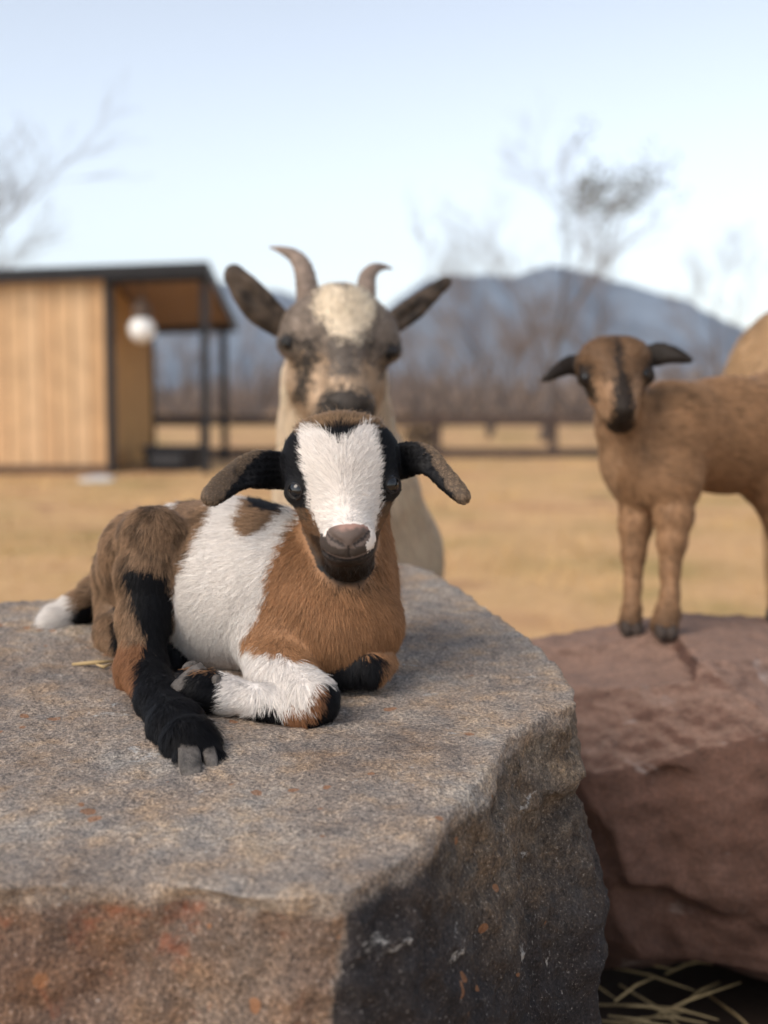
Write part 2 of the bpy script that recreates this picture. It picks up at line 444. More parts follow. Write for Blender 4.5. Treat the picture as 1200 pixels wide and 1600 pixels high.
TOPA, TOPB = 0.636, 0.10
def TP(x, y):
    """photo pixel -> point on the sloping top of the grey boulder"""
    d = at(x, y, 1.0); sl = (d[2] - CAM_H)          # z = CAM_H + sl*Y = TOPA + TOPB*Y
    Y = (CAM_H - TOPA) / (TOPB - sl)
    return at(x, y, Y)
def grey_top(x, y):
    return TOPA + TOPB * y
gl = [(-150, 1392), (0, 1384), (150, 1376), (300, 1380), (380, 1400), (460, 1402), (540, 1390), (590, 1360), (640, 1335), (690, 1290), (730, 1240), (765, 1205),
      (800, 1145), (850, 1118), (900, 1098), (896, 1072), (878, 1045), (830, 1000), (760, 948), (700, 903), (655, 882), (600, 876)]
gpoly = [tuple(TP(x, y)[:2]) for x, y in gl] + [(-0.10, 1.30), (-0.25, 1.20), (-0.42, 1.17), (-0.62, 1.15), (-0.66, 0.70)]
NDIV = 6                                            # outline edge where rust face ends and dark face begins
def grey_flare(ei, dep, X, Y, Z):
    f_front = 0.10 * dep - 0.004 * np.sin(dep * 60) * np.exp(-dep * 20)
    f_dark = 0.13 * dep
    f_right = np.interp(dep, [0, 0.02, 0.035, 0.05, 0.057, 0.066, 0.11, 0.15, 0.25, 0.45], [0, 0.006, 0.010, 0.011, 0.008, -0.001, 0.015, 0.024, 0.022, 0.0])
    return np.where(ei < NDIV, f_front, np.where(ei < 12, f_dark, f_right))
def carve(F, X, Y, Z, c, r, k, sub=False, R=np.eye(3)):
    """blend an ellipsoid into (or out of) a rock field, touching only the cells around it"""
    m = max(r) + 0.03
    ix, iy, iz = (np.where(np.abs(a.ravel() - c[i]) < m)[0] for i, a in enumerate((X[:, 0, 0], Y[0, :, 0], Z[0, 0, :])))
    if not (len(ix) and len(iy) and len(iz)): return F
    sl = (slice(ix[0], ix[-1] + 1), slice(iy[0], iy[-1] + 1), slice(iz[0], iz[-1] + 1))
    g = np.stack(np.meshgrid(X[sl[0], 0, 0], Y[0, sl[1], 0], Z[0, 0, sl[2]], indexing='ij'), -1)
    d = ell_d(g, np.asarray(c), R, np.array(r))
    F[sl] = -smin(-F[sl], d, k) if sub else smin(F[sl], d, k)
    return F
def grey_extra(F, X, Y, Z):
    # broken knob at the right-hand corner with an undercut below it, a few spalled scars on the faces
    F = carve(F, X, Y, Z, at(895, 1520, 0.80), (0.014, 0.02, 0.045), 0.003, True)
    F = carve(F, X, Y, Z, at(330, 1420, 0.60), (0.07, 0.012, 0.010), 0.003, True)
    F = carve(F, X, Y, Z, at(80, 1405, 0.61), (0.06, 0.012, 0.008), 0.003, True)
    return F
def grey_noise(P):
    top = sstep(-0.012, 0.0, P[:, 2] - grey_top(P[:, 0], P[:, 1]))
    side = fbm(P, 9, 2, 3.0) * 0.008 + fbm(P * (1, 1, 1.3), 30, 4, 9.0, 0.6) * 0.0045 + np.abs(perlin(P, 20, 5.0)) * 0.006 + np.abs(perlin(P, 75, 6.0)) * 0.0028
    tp = fbm(P, 5, 2, 1.0) * 0.0035 + fbm(P, 40, 4, 2.0, 0.65) * 0.0019
    return side * (1 - top) + tp * top
V, Q = rock_mesh(gpoly, grey_top, grey_flare, (-0.74, 0.55, 0.16), (0.26, 1.42, 0.82), 0.0034, grey_extra, grey_noise, 0.002, [(1, 0.3, 0.25, 0.003), (0.5, -1, -0.4, 0.012), (0.75, -1, 0.05, 0.006)])
px, py = to_px(V)
divx = 541 - (py - 1390) * 0.11
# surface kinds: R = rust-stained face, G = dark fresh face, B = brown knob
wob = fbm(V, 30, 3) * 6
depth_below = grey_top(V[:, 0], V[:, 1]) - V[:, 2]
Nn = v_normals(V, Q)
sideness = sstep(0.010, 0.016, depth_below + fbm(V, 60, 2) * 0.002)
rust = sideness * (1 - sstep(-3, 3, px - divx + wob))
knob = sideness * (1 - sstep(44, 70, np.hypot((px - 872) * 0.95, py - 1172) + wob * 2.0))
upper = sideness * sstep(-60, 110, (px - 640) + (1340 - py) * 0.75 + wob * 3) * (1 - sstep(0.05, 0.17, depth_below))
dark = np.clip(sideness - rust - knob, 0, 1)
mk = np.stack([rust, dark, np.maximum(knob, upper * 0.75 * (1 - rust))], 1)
def grey_rock_mat():
    m, nt, b = new_mat('grey_boulder_stone'); oc = objcoord(nt)
    at_ = nt.nodes.new('ShaderNodeAttribute'); at_.attribute_name = 'mask'
    sp = nt.nodes.new('ShaderNodeSeparateColor'); nt.links.new(at_.outputs['Color'], sp.inputs[0])
    grain = noise(nt, 430, 3, 0.8, oc); mid = noise(nt, 70, 6, 0.7, oc); big = noise(nt, 9, 5, 0.6, oc)
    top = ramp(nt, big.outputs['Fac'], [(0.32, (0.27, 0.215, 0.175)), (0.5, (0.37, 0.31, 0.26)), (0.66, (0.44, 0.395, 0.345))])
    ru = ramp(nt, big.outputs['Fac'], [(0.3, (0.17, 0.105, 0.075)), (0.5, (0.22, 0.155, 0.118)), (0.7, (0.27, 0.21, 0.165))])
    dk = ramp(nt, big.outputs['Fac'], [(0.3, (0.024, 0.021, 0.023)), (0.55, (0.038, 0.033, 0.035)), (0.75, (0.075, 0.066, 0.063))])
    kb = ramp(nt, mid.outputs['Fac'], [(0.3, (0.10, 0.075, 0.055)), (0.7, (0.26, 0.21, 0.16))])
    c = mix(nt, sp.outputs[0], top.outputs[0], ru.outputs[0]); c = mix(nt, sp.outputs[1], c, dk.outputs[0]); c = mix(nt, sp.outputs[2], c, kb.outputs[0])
    sg = ramp(nt, grain.outputs['Fac'], [(0.34, (0.34, 0.33, 0.33)), (0.46, (0.82, 0.81, 0.80)), (0.55, (1.08, 1.06, 1.04)), (0.66, (1.9, 1.8, 1.65))])
    c = mix(nt, 1.0, c, sg.outputs[0], 'MULTIPLY')
    sm = ramp(nt, mid.outputs['Fac'], [(0.3, (0.72, 0.70, 0.70)), (0.7, (1.22, 1.2, 1.16))])
    tn = noise(nt, 34, 5, 0.65, oc); tr_ = ramp(nt, tn.outputs['Fac'], [(0.36, (0.74, 0.80, 0.88)), (0.5, (1, 1, 1)), (0.64, (1.2, 1.06, 0.88))])
    c = mix(nt, 0.85, c, tr_.outputs[0], 'MULTIPLY')
    c = mix(nt, 0.8, c, sm.outputs[0], 'MULTIPLY')
    # lichen: pale crust and orange spots
    l1 = noise(nt, 23, 8, 0.72, oc, 0.6); lr = ramp(nt, l1.outputs['Fac'], [(0.635, (0, 0, 0)), (0.68, (1, 1, 1))])
    lm = mix(nt, 1.0, lr.outputs[0], sg.outputs[0], 'MULTIPLY')
    c = mix(nt, lm, c, (0.50, 0.49, 0.47))
    vo = nt.nodes.new('ShaderNodeTexVoronoi'); vo.inputs['Scale'].default_value = 46; nt.links.new(oc, vo.inputs['Vector'])
    o2 = noise(nt, 14, 5, 0.6, oc)
    v1 = nt.nodes.new('ShaderNodeMath'); v1.operation = 'MULTIPLY_ADD'; nt.links.new(o2.outputs['Fac'], v1.inputs[0]); v1.inputs[1].default_value = -1.1; nt.links.new(vo.outputs['Distance'], v1.inputs[2])
    orr = ramp(nt, v1.outputs[0], [(0.0, (0.75, 0.75, 0.75)), (0.02, (0, 0, 0))]); 
    v1b = nt.nodes.new('ShaderNodeMath'); v1b.operation = 'ADD'; nt.links.new(v1.outputs[0], v1b.inputs[0]); v1b.inputs[1].default_value = 0.51
    nt.links.new(v1b.outputs[0], orr.inputs[0])
    c = mix(nt, orr.outputs[0], c, (0.34, 0.155, 0.07))
    # iron stain on the rust face only
    ir = noise(nt, 17, 6, 0.68, oc, 0.5); irr = ramp(nt, ir.outputs['Fac'], [(0.50, (0, 0, 0)), (0.68, (0.95, 0.95, 0.95))])
    im = mix(nt, 1.0, irr.outputs[0], at_.outputs['Color'], 'MULTIPLY')
    s2 = nt.nodes.new('ShaderNodeSeparateColor'); nt.links.new(im, s2.inputs[0])
    c = mix(nt, s2.outputs[0], c, (0.40, 0.12, 0.055))
    sp_ = ramp(nt, grain.outputs['Fac'], [(0.63, (0, 0, 0)), (0.69, (0.75, 0.75, 0.75))]); c = mix(nt, sp_.outputs[0], c, (0.46, 0.44, 0.41))
    mp = nt.nodes.new('ShaderNodeMapping'); mp.inputs['Scale'].default_value = (1, 3.2, 1.6); mp.inputs['Rotation'].default_value = (0, 0, 0.5); nt.links.new(oc, mp.inputs['Vector'])
    sc_ = noise(nt, 15, 7, 0.7, mp.outputs[0], 0.3); sr = ramp(nt, sc_.outputs['Fac'], [(0.665, (0, 0, 0)), (0.71, (0.8, 0.8, 0.8))]); sk = mix(nt, 1.0, sr.outputs[0], sg.outputs[0], 'MULTIPLY')
    c = mix(nt, sk, c, (0.52, 0.50, 0.47))                       # pale scuffs
    nt.links.new(c, b.inputs['Base Color'])
    b.inputs['Roughness'].default_value = 0.82; b.inputs['Specular IOR Level'].default_value = 0.35
    b1 = nt.nodes.new('ShaderNodeBump'); b1.inputs['Strength'].default_value = 0.8; b1.inputs['Distance'].default_value = 0.003; nt.links.new(grain.outputs['Fac'], b1.inputs['Height'])
    b2 = nt.nodes.new('ShaderNodeBump'); b2.inputs['Strength'].default_value = 0.8; b2.inputs['Distance'].default_value = 0.009; nt.links.new(mid.outputs['Fac'], b2.inputs['Height'])
    nt.links.new(b1.outputs[0], b2.inputs['Normal']); nt.links.new(b2.outputs[0], b.inputs['Normal'])
    return m
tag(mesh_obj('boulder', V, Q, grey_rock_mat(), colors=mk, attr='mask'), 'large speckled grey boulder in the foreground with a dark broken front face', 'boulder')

# red boulder under the standing kid
RZ = 0.662
def red_top(x, y):
    t = RZ - 0.06 * np.maximum(0.27 - x, 0) + 0.006 * np.sin(x * 19 + 1)
    lip = 1.40 + 0.05 * np.sin(x * 15)
    slope = RZ + 0.012 - 0.42 * np.maximum(lip - y, 0)
    step = 0.016 * sstep(0.337, 0.329, x - 0.08 * (y - 1.42)) * sstep(1.50, 1.44, y) * sstep(1.27, 1.33, y)
    return np.minimum(t, slope) - step
rl = [(0.10, 1.36), (0.15, 1.27), (0.215, 1.235), (0.28, 1.245), (0.35, 1.215), (0.44, 1.225), (0.55, 1.19), (0.80, 1.22), (0.95, 1.45), (0.86, 1.62), (0.60, 1.655), (0.42, 1.645), (0.34, 1.61), (0.25, 1.58), (0.13, 1.52)]
def red_flare(ei, dep, X, Y, Z):
    led = 0.050 + 0.016 * np.abs(np.sin(X * 9 + 0.6)) + 0.006 * np.sin(X * 31)
    return 0.10 * np.minimum(dep, led) - 0.022 * sstep(led, led + 0.014, dep) + 0.11 * np.maximum(dep - led - 0.02, 0)
def red_extra(F, X, Y, Z):
    under = (0.345 - 0.17 * (X - 0.2) + 0.012 * np.sin(X * 22)) - Z
    und2 = under - 0.03 * sstep(1.25, 1.5, Y)
    F = -smin(-F, -np.broadcast_to(und2, F.shape), 0.02)
    ledge = 0.028 * sstep(0.452, 0.436, Z + 0.16 * (X - 0.2) + 0.012 * np.sin(X * 17)) * sstep(1.36, 1.28, Y)
    return F + ledge
def red_noise(P):
    return fbm(P, 5, 2, 31.0) * 0.006 + np.abs(perlin(P, 9, 33.0)) * 0.009 + np.abs(perlin(P, 31, 34.0)) * 0.004 + fbm(P, 40, 3, 37.0) * 0.0025
_rr = random.Random(12)
RCUT = [(-0.55, -0.8, 0.45, 0.035), (-0.2, -1, 0.5, 0.030), (-1, -0.5, 0.15, 0.02), (0.25, -1, 0.65, 0.045), (-0.1, -1, -0.35, 0.035), (-0.7, -0.7, -0.5, 0.045), (0.35, -1, -0.15, 0.02), (-0.9, 0.1, 0.6, 0.02), (-0.25, -0.6, 1, 0.012), (0.05, -1, 0.05, 0.012)]
RCUT += [(_rr.gauss(-0.2, 0.6), -0.8, _rr.gauss(0.1, 0.5), _rr.uniform(0.01, 0.03)) for _ in range(8)]
V, Q = rock_mesh(rl, red_top, red_flare, (0.02, 1.08, 0.14), (1.05, 1.74, 0.74), 0.0052, red_extra, red_noise, 0.004, RCUT)
def red_rock_mat():
    m, nt, b = new_mat('red_boulder_stone'); oc = objcoord(nt)
    big = noise(nt, 6, 5, 0.6, oc); mid = noise(nt, 45, 6, 0.7, oc); grain = noise(nt, 260, 3, 0.7, oc)
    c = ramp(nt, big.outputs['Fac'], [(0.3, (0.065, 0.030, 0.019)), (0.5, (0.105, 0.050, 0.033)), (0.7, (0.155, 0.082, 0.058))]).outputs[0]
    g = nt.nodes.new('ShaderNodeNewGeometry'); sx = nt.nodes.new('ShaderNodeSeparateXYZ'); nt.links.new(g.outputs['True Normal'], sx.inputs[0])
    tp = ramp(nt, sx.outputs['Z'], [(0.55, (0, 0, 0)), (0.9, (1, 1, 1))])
    c = mix(nt, tp.outputs[0], c, (0.24, 0.148, 0.108))            # paler tint where the stone faces up
    sm = ramp(nt, mid.outputs['Fac'], [(0.3, (0.7, 0.7, 0.7)), (0.7, (1.25, 1.22, 1.2))]); c = mix(nt, 0.8, c, sm.outputs[0], 'MULTIPLY')
    sg = ramp(nt, grain.outputs['Fac'], [(0.3, (0.6, 0.6, 0.6)), (0.72, (1.4, 1.4, 1.4))]); c = mix(nt, 0.7, c, sg.outputs[0], 'MULTIPLY')
    l1 = noise(nt, 16, 8, 0.7, oc, 0.7); lr = ramp(nt, l1.outputs['Fac'], [(0.62, (0, 0, 0)), (0.72, (0.7, 0.7, 0.7))]); c = mix(nt, lr.outputs[0], c, (0.36, 0.30, 0.27))
    nt.links.new(c, b.inputs['Base Color']); b.inputs['Roughness'].default_value = 0.8
    bp = nt.nodes.new('ShaderNodeBump'); bp.inputs['Strength'].default_value = 0.7; bp.inputs['Distance'].default_value = 0.008
    nt.links.new(mid.outputs['Fac'], bp.inputs['Height']); nt.links.new(bp.outputs[0], b.inputs['Normal'])
    return m
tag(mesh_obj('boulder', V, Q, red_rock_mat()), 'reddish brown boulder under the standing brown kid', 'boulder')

# ------------------------------------------------------------------ goats
def frame(o, unit, roll=0, yaw=0, pitch=0):
    """head frame: local (x to the viewer's right, y up, f toward the viewer) in photo-pixel units"""
    r, a, p = math.radians(roll), math.radians(yaw), math.radians(pitch)
    ex = np.array((1., 0, 0)); ey = np.array((0, 0, 1.)); ef = np.array((0, -1., 0))
    ef2 = ef * math.cos(a) + ex * math.sin(a); ex2 = ex * math.cos(a) - ef * math.sin(a); ef, ex = ef2, ex2
    ef2 = ef * math.cos(p) - ey * math.sin(p); ey2 = ey * math.cos(p) + ef * math.sin(p); ef, ey = ef2, ey2
    ex2 = ex * math.cos(r) + ey * math.sin(r); ey2 = ey * math.cos(r) - ex * math.sin(r); ex, ey = ex2, ey2
    R = np.stack([ex, ey, ef])
    def L(x, y, f): return o + unit * (np.array((x, y, f), float) @ R)
    def inv(P): return ((P - o) @ R.T) / unit
    return L, inv, R
def head_tools(fd, L, R, unit):
    def E(c, r, k=0.006, tag='head', sub=False): fd.ell(L(*c), np.array(r, float) * unit, R, k, tag, sub)
    def C(a, ra, b, rb, k=0.006, tag='head', sub=False): fd.cone(L(*a), ra * unit, L(*b), rb * unit, k, tag, sub)
    return E, C
def ear(fd, pts, tag, thick=5, k=0.005, tilt=0.25):
    """pts: (px, py, Y, half width px): flat leaf-shaped chain lying roughly across the view"""
    q = []
    for i in range(len(pts) - 1):
        for j in range(3):
            t = j / 3; q.append(tuple(a + (b - a) * t for a, b in zip(pts[i], pts[i + 1])))
    q.append(pts[-1])
    W = [at(x, y, Y) for x, y, Y, h in q]
    for i in range(len(q)):
        a = W[max(i - 1, 0)]; b = W[min(i + 1, len(q) - 1)]
        d = (b - a) / np.linalg.norm(b - a)
        n = np.array((0, -1.0, tilt)); n -= (n @ d) * d; n /= np.linalg.norm(n); wd = np.cross(n, d)
        u = q[i][2] / FPX; seg = max(np.linalg.norm(b - a) * 0.75, q[i][3] * u * 0.55)
        fd.ell(W[i], np.array((seg, q[i][3] * u, thick * u)), np.stack([d, wd, n]), k, tag)
    return W
def front_point(V, N, x, y, rad=7):
    px, py = to_px(V); m = np.hypot(px - x, py - y) < rad
    i = np.argwhere(m)[:, 0]; i = i[V[i, 1] < V[i, 1].min() + 0.02]
    n = N[i].mean(0); return V[i].mean(0), n / np.linalg.norm(n)
def ball(name, c, r, mat, parent, sx=(1, 1, 1), n=24):
    V = []; F = []
    for i in range(n // 2 + 1):
        th = math.pi * i / (n // 2)
        for j in range(n):
            ph = 2 * math.pi * j / n
            V.append((c[0] + r * sx[0] * math.sin(th) * math.cos(ph), c[1] + r * sx[1] * math.sin(th) * math.sin(ph), c[2] + r * sx[2] * math.cos(th)))
    for i in range(n // 2):
        for j in range(n):
            F.append((i * n + j, (i + 1) * n + j, (i + 1) * n + (j + 1) % n, i * n + (j + 1) % n))
    o = mesh_obj(name, V, F, mat, None, True); adopt(o, parent); return o
def eye_part(V, N, x, y, r, parent, sink=0.5, mat=EYE, lidw=0.13, squint=0.84, hood=True, hood_el=0.55):
    p, n = front_point(V, N, x, y)
    c = p - n * r * sink
    e = ball('eye', c, r, mat, parent)
    a = np.cross(n, (0, 0, 1.0)); a /= np.linalg.norm(a); b = np.cross(a, n)
    ring = [c + n * r * (sink + 0.04) + (a * math.cos(t) + b * math.sin(t) * squint) * r * math.sqrt(max(1 - sink * sink, 0.1)) for t in np.linspace(0, 2 * math.pi, 25)]
    lid = MB().tube(ring, [r * lidw] * 25, 8, False).build('eyelid', LID, None, True); lid.parent = e
    # upper lid: a hood over the top of the ball
    lv = []; lf = []
    for i, el in enumerate(np.linspace(hood_el, 1.25, 5)):
        for k, az in enumerate(np.linspace(-1.45, 1.45, 13)):
            d = n * math.cos(el) * math.cos(az) + a * math.sin(az) * (0.55 + 0.45 * math.cos(el)) + b * math.sin(el) * math.cos(az)
            d /= np.linalg.norm(d); lv.append(c + d * r * 1.06)
    for i in range(4):
        for k in range(12): lf.append((i * 13 + k, i * 13 + k + 1, (i + 1) * 13 + k + 1, (i + 1) * 13 + k))
    if not hood: return c
    ul = mesh_obj('upper_eyelid', lv, lf, LID, None, True); ul.parent = e
    sm = ul.modifiers.new('thickness', 'SOLIDIFY'); sm.thickness = r * 0.1
    return c
def hoof_part(a, b, wdt, hgt, parent, mat=HOOF, flat=(0, 0, 1.0)):
    """one claw: wedge from the coronet a to the toe b"""
    a = np.asarray(a, float); b = np.asarray(b, float); d = b - a; L = np.linalg.norm(d); d /= L
    u = np.array(flat); u = u - (u @ d) * d; u /= np.linalg.norm(u); s = np.cross(d, u)
    V = []; F = []; n = 12; prof = [(-0.3, 0.8, 0.85), (0.0, 1.0, 1.0), (0.35, 1.04, 0.96), (0.7, 0.98, 0.84), (0.9, 0.84, 0.66), (0.98, 0.62, 0.46), (1.0, 0.3, 0.25)]
    for t, kw, kh in prof:
        for j in range(n):
            ph = 2 * math.pi * j / n; cx, cz = math.cos(ph), math.sin(ph)
            cx = np.sign(cx) * abs(cx) ** 0.55; cz = np.sign(cz) * abs(cz) ** 0.55
            V.append(a + d * L * t + s * wdt * kw * cx + u * (hgt * kh * cz - hgt * (1 - kh) * 0.75))
    for i in range(len(prof) - 1):
        for j in range(n): F.append((i * n + j, i * n + (j + 1) % n, (i + 1) * n + (j + 1) % n, (i + 1) * n + j))
    F.append(tuple(range(n - 1, -1, -1))); F.append(tuple((len(prof) - 1) * n + j for j in range(n)))
    o = mesh_obj('hoof', V, F, mat, None, True); adopt(o, parent); return o

WHITE = np.array((0.74, 0.685, 0.635)); BROWN = np.array((0.315, 0.165, 0.082)); BLACK = np.array((0.0055, 0.0055, 0.0065))
GREYB = np.array((0.20, 0.125, 0.075)); RUSTB = np.array((0.22, 0.105, 0.052)); DARKB = np.array((0.028, 0.019, 0.0135)); CREAM = np.array((0.62, 0.50, 0.35))

# ---- the resting kid on the grey boulder
hero = empty('goat_kid', tuple(TP(400, 1090)), 'small brown, white and black goat kid lying on the grey boulder, facing the camera', 'goat')
fd = Field()
fd.chain([(518, 968, 0.965, 97), (440, 925, 0.99, 120), (370, 917, 1.02, 130), (300, 905, 1.06, 112), (245, 893, 1.10, 92)], 0.02, 'body')
fd.chain([(546, 800, 0.995, 58), (544, 860, 0.985, 60), (536, 910, 0.97, 74), (522, 958, 0.96, 94)], 0.016, 'neck')
fd.chain([(570, 975, 0.95, 52), (530, 998, 0.935, 52)], 0.015, 'neck')
fd.chain([(205, 905, 1.085, 55), (222, 862, 1.02, 58), (240, 838, 0.985, 44)], 0.014, 'thigh')
fd.chain([(238, 842, 0.985, 42), (228, 900, 0.975, 42), (224, 965, 0.962, 36), (222, 1030, 0.942, 35)], 0.012, 'hind')
fd.chain([(208, 1040, 0.95, 27), (206, 1062, 0.94, 22)], 0.008, 'hind')
fd.chain([(222, 1045, 0.938, 34), (250, 1095, 0.885, 31), (276, 1136, 0.840, 38), (296, 1160, 0.815, 38)], 0.010, 'hind')
fd.chain([(296, 1160, 0.815, 38), (294, 1182, 0.80, 25)], 0.006, 'hind'); fd.chain([(300, 1160, 0.815, 36), (326, 1178, 0.803, 20)], 0.006, 'hind')
fd.chain([(185, 950, 1.07, 36), (180, 990, 1.04, 26), (190, 1008, 1.02, 18)], 0.012, 'far_hind')
fd.chain([(262, 990, 1.02, 40), (258, 1040, 0.985, 34)], 0.012, 'far_hind')
fd.chain([(430, 1010, 0.945, 60), (440, 1065, 0.905, 47), (486, 1092, 0.868, 40)], 0.014, 'fore')
fd.chain([(487, 1098, 0.863, 37), (478, 1112, 0.862, 27), (405, 1096, 0.872, 25), (355, 1086, 0.88, 28), (318, 1077, 0.880, 33)], 0.006, 'fore')
fd.chain([(312, 1072, 0.885, 26), (298, 1062, 0.885, 17)], 0.005, 'fore')
fd.chain([(530, 1046, 0.925, 25), (578, 1044, 0.920, 25), (598, 1030, 0.940, 20)], 0.004, 'far_fore')
fd.chain([(195, 900, 1.12, 26), (158, 925, 1.125, 24), (128, 948, 1.115, 22), (95, 967, 1.105, 20), (84, 972, 1.10, 15)], 0.008, 'tail')
HO = at(536, 768, 0.945); HU = 0.945 / FPX
L, HINV, HR = frame(HO, HU, 3.2, 3.0)
E, C = head_tools(fd, L, HR, HU)
E((0, 30, -45), (86, 86, 92), 0.01)
E((-48, 45, -15), (38, 52, 50), 0.015); E((48, 45, -15), (38, 52, 50), 0.015)      # brow bosses
E((0, 20, 15), (66, 62, 45), 0.015)
C((0, -10, 15), 62, (2, -62, 76), 38, 0.015)
E((2, -60, 92), (36, 25, 34), 0.008)                                                # nose
E((1, -80, 80), (38, 24, 38), 0.010)                                                # upper lip
E((2, -106, 48), (27, 21, 36), 0.006)                                               # chin
C((0, -42, -5), 64, (2, -92, 26), 38, 0.012)                                        # jaw
def mouth_y(x): return -94 + 0.0085 * (x - 2) ** 2
for sgn in (-1, 1):
    E((sgn * 74, 4, 14), (16, 15, 15), 0.010)                                        # orbit
    C((2 + sgn * 10, -68, 125), 4.2, (2 + sgn * 24, -60, 120), 5.0, 0.002, sub=True)   # nostril slit
    C((2 + sgn * 24, -60, 120), 5.0, (2 + sgn * 32, -50, 110), 3.5, 0.002, sub=True)
    for a_, b_, fa, fb in ((0, 20, 119, 114), (20, 36, 114, 98), (36, 48, 98, 76)):
        C((2 + sgn * a_, mouth_y(2 + sgn * a_), fa), 2.2, (2 + sgn * b_, mouth_y(2 + sgn * b_), fb), 2.6, 0.003, sub=True)
C((2, -74, 124), 1.6, (2, -94, 119), 1.6, 0.003, sub=True)                           # philtrum
earL = [(448, 737, 0.975, 28), (408, 731, 0.962, 29), (380, 739, 0.948, 23), (352, 757, 0.93, 18), (334, 772, 0.92, 14), (325, 781, 0.915, 9)]
earR = [(622, 722, 0.975, 28), (651, 714, 0.962, 24), (672, 722, 0.95, 18), (695, 747, 0.935, 14), (713, 765, 0.925, 12), (726, 779, 0.92, 8)]
ear(fd, earL, 'ear_a'); ear(fd, earR, 'ear_b')
fd.ell(at(410, 737, 0.941), np.array((42, 19, 15)) * HU, np.array([[1, 0, 0], [0, 0, 1.], [0, -1., 0]]), 0.003, 'ear_a', True)
fd.ell(at(648, 722, 0.941), np.array((32, 16, 15)) * HU, np.array([[1, 0, 0], [0, 0, 1.], [0, -1., 0]]), 0.003, 'ear_b', True)
V, Q = fd.mesh(0.0015); V = relax(V, Q, 2); N = v_normals(V, Q)

Z2 = lambda pts: [(40 + x / 1.935, 740 + y / 1.935) for x, y in pts]
P_WHITE = Z2([(590, 50), (690, 50), (672, 100), (650, 140), (652, 175), (690, 195), (740, 170), (790, 130), (830, 90), (830, 130), (770, 230), (740, 300), (722, 400), (690, 450), (650, 515),
              (760, 550), (880, 585), (935, 615), (890, 640), (880, 690), (800, 755), (740, 690), (690, 725), (640, 760), (560, 760), (575, 690), (600, 640), (560, 610), (500, 575), (450, 520), (425, 440), (436, 360), (460, 320), (500, 270), (530, 200), (575, 130)])
P_SPINE = Z2([(690, 60), (810, 60), (805, 128), (740, 118), (690, 100)])
P_WHITE2 = Z2([(430, 60), (500, 60), (480, 92), (452, 118)])
P_LEGBLK = Z2([(300, 265), (345, 275), (430, 295), (445, 420), (450, 560), (620, 640), (620, 760), (640, 860), (600, 930), (400, 930), (330, 740), (292, 655), (335, 635), (345, 560), (362, 500), (335, 420), (312, 350)])
P_KNEEBR = Z2([(770, 730), (800, 700), (845, 720), (875, 640), (900, 640), (890, 700), (850, 745), (800, 790), (765, 775)])
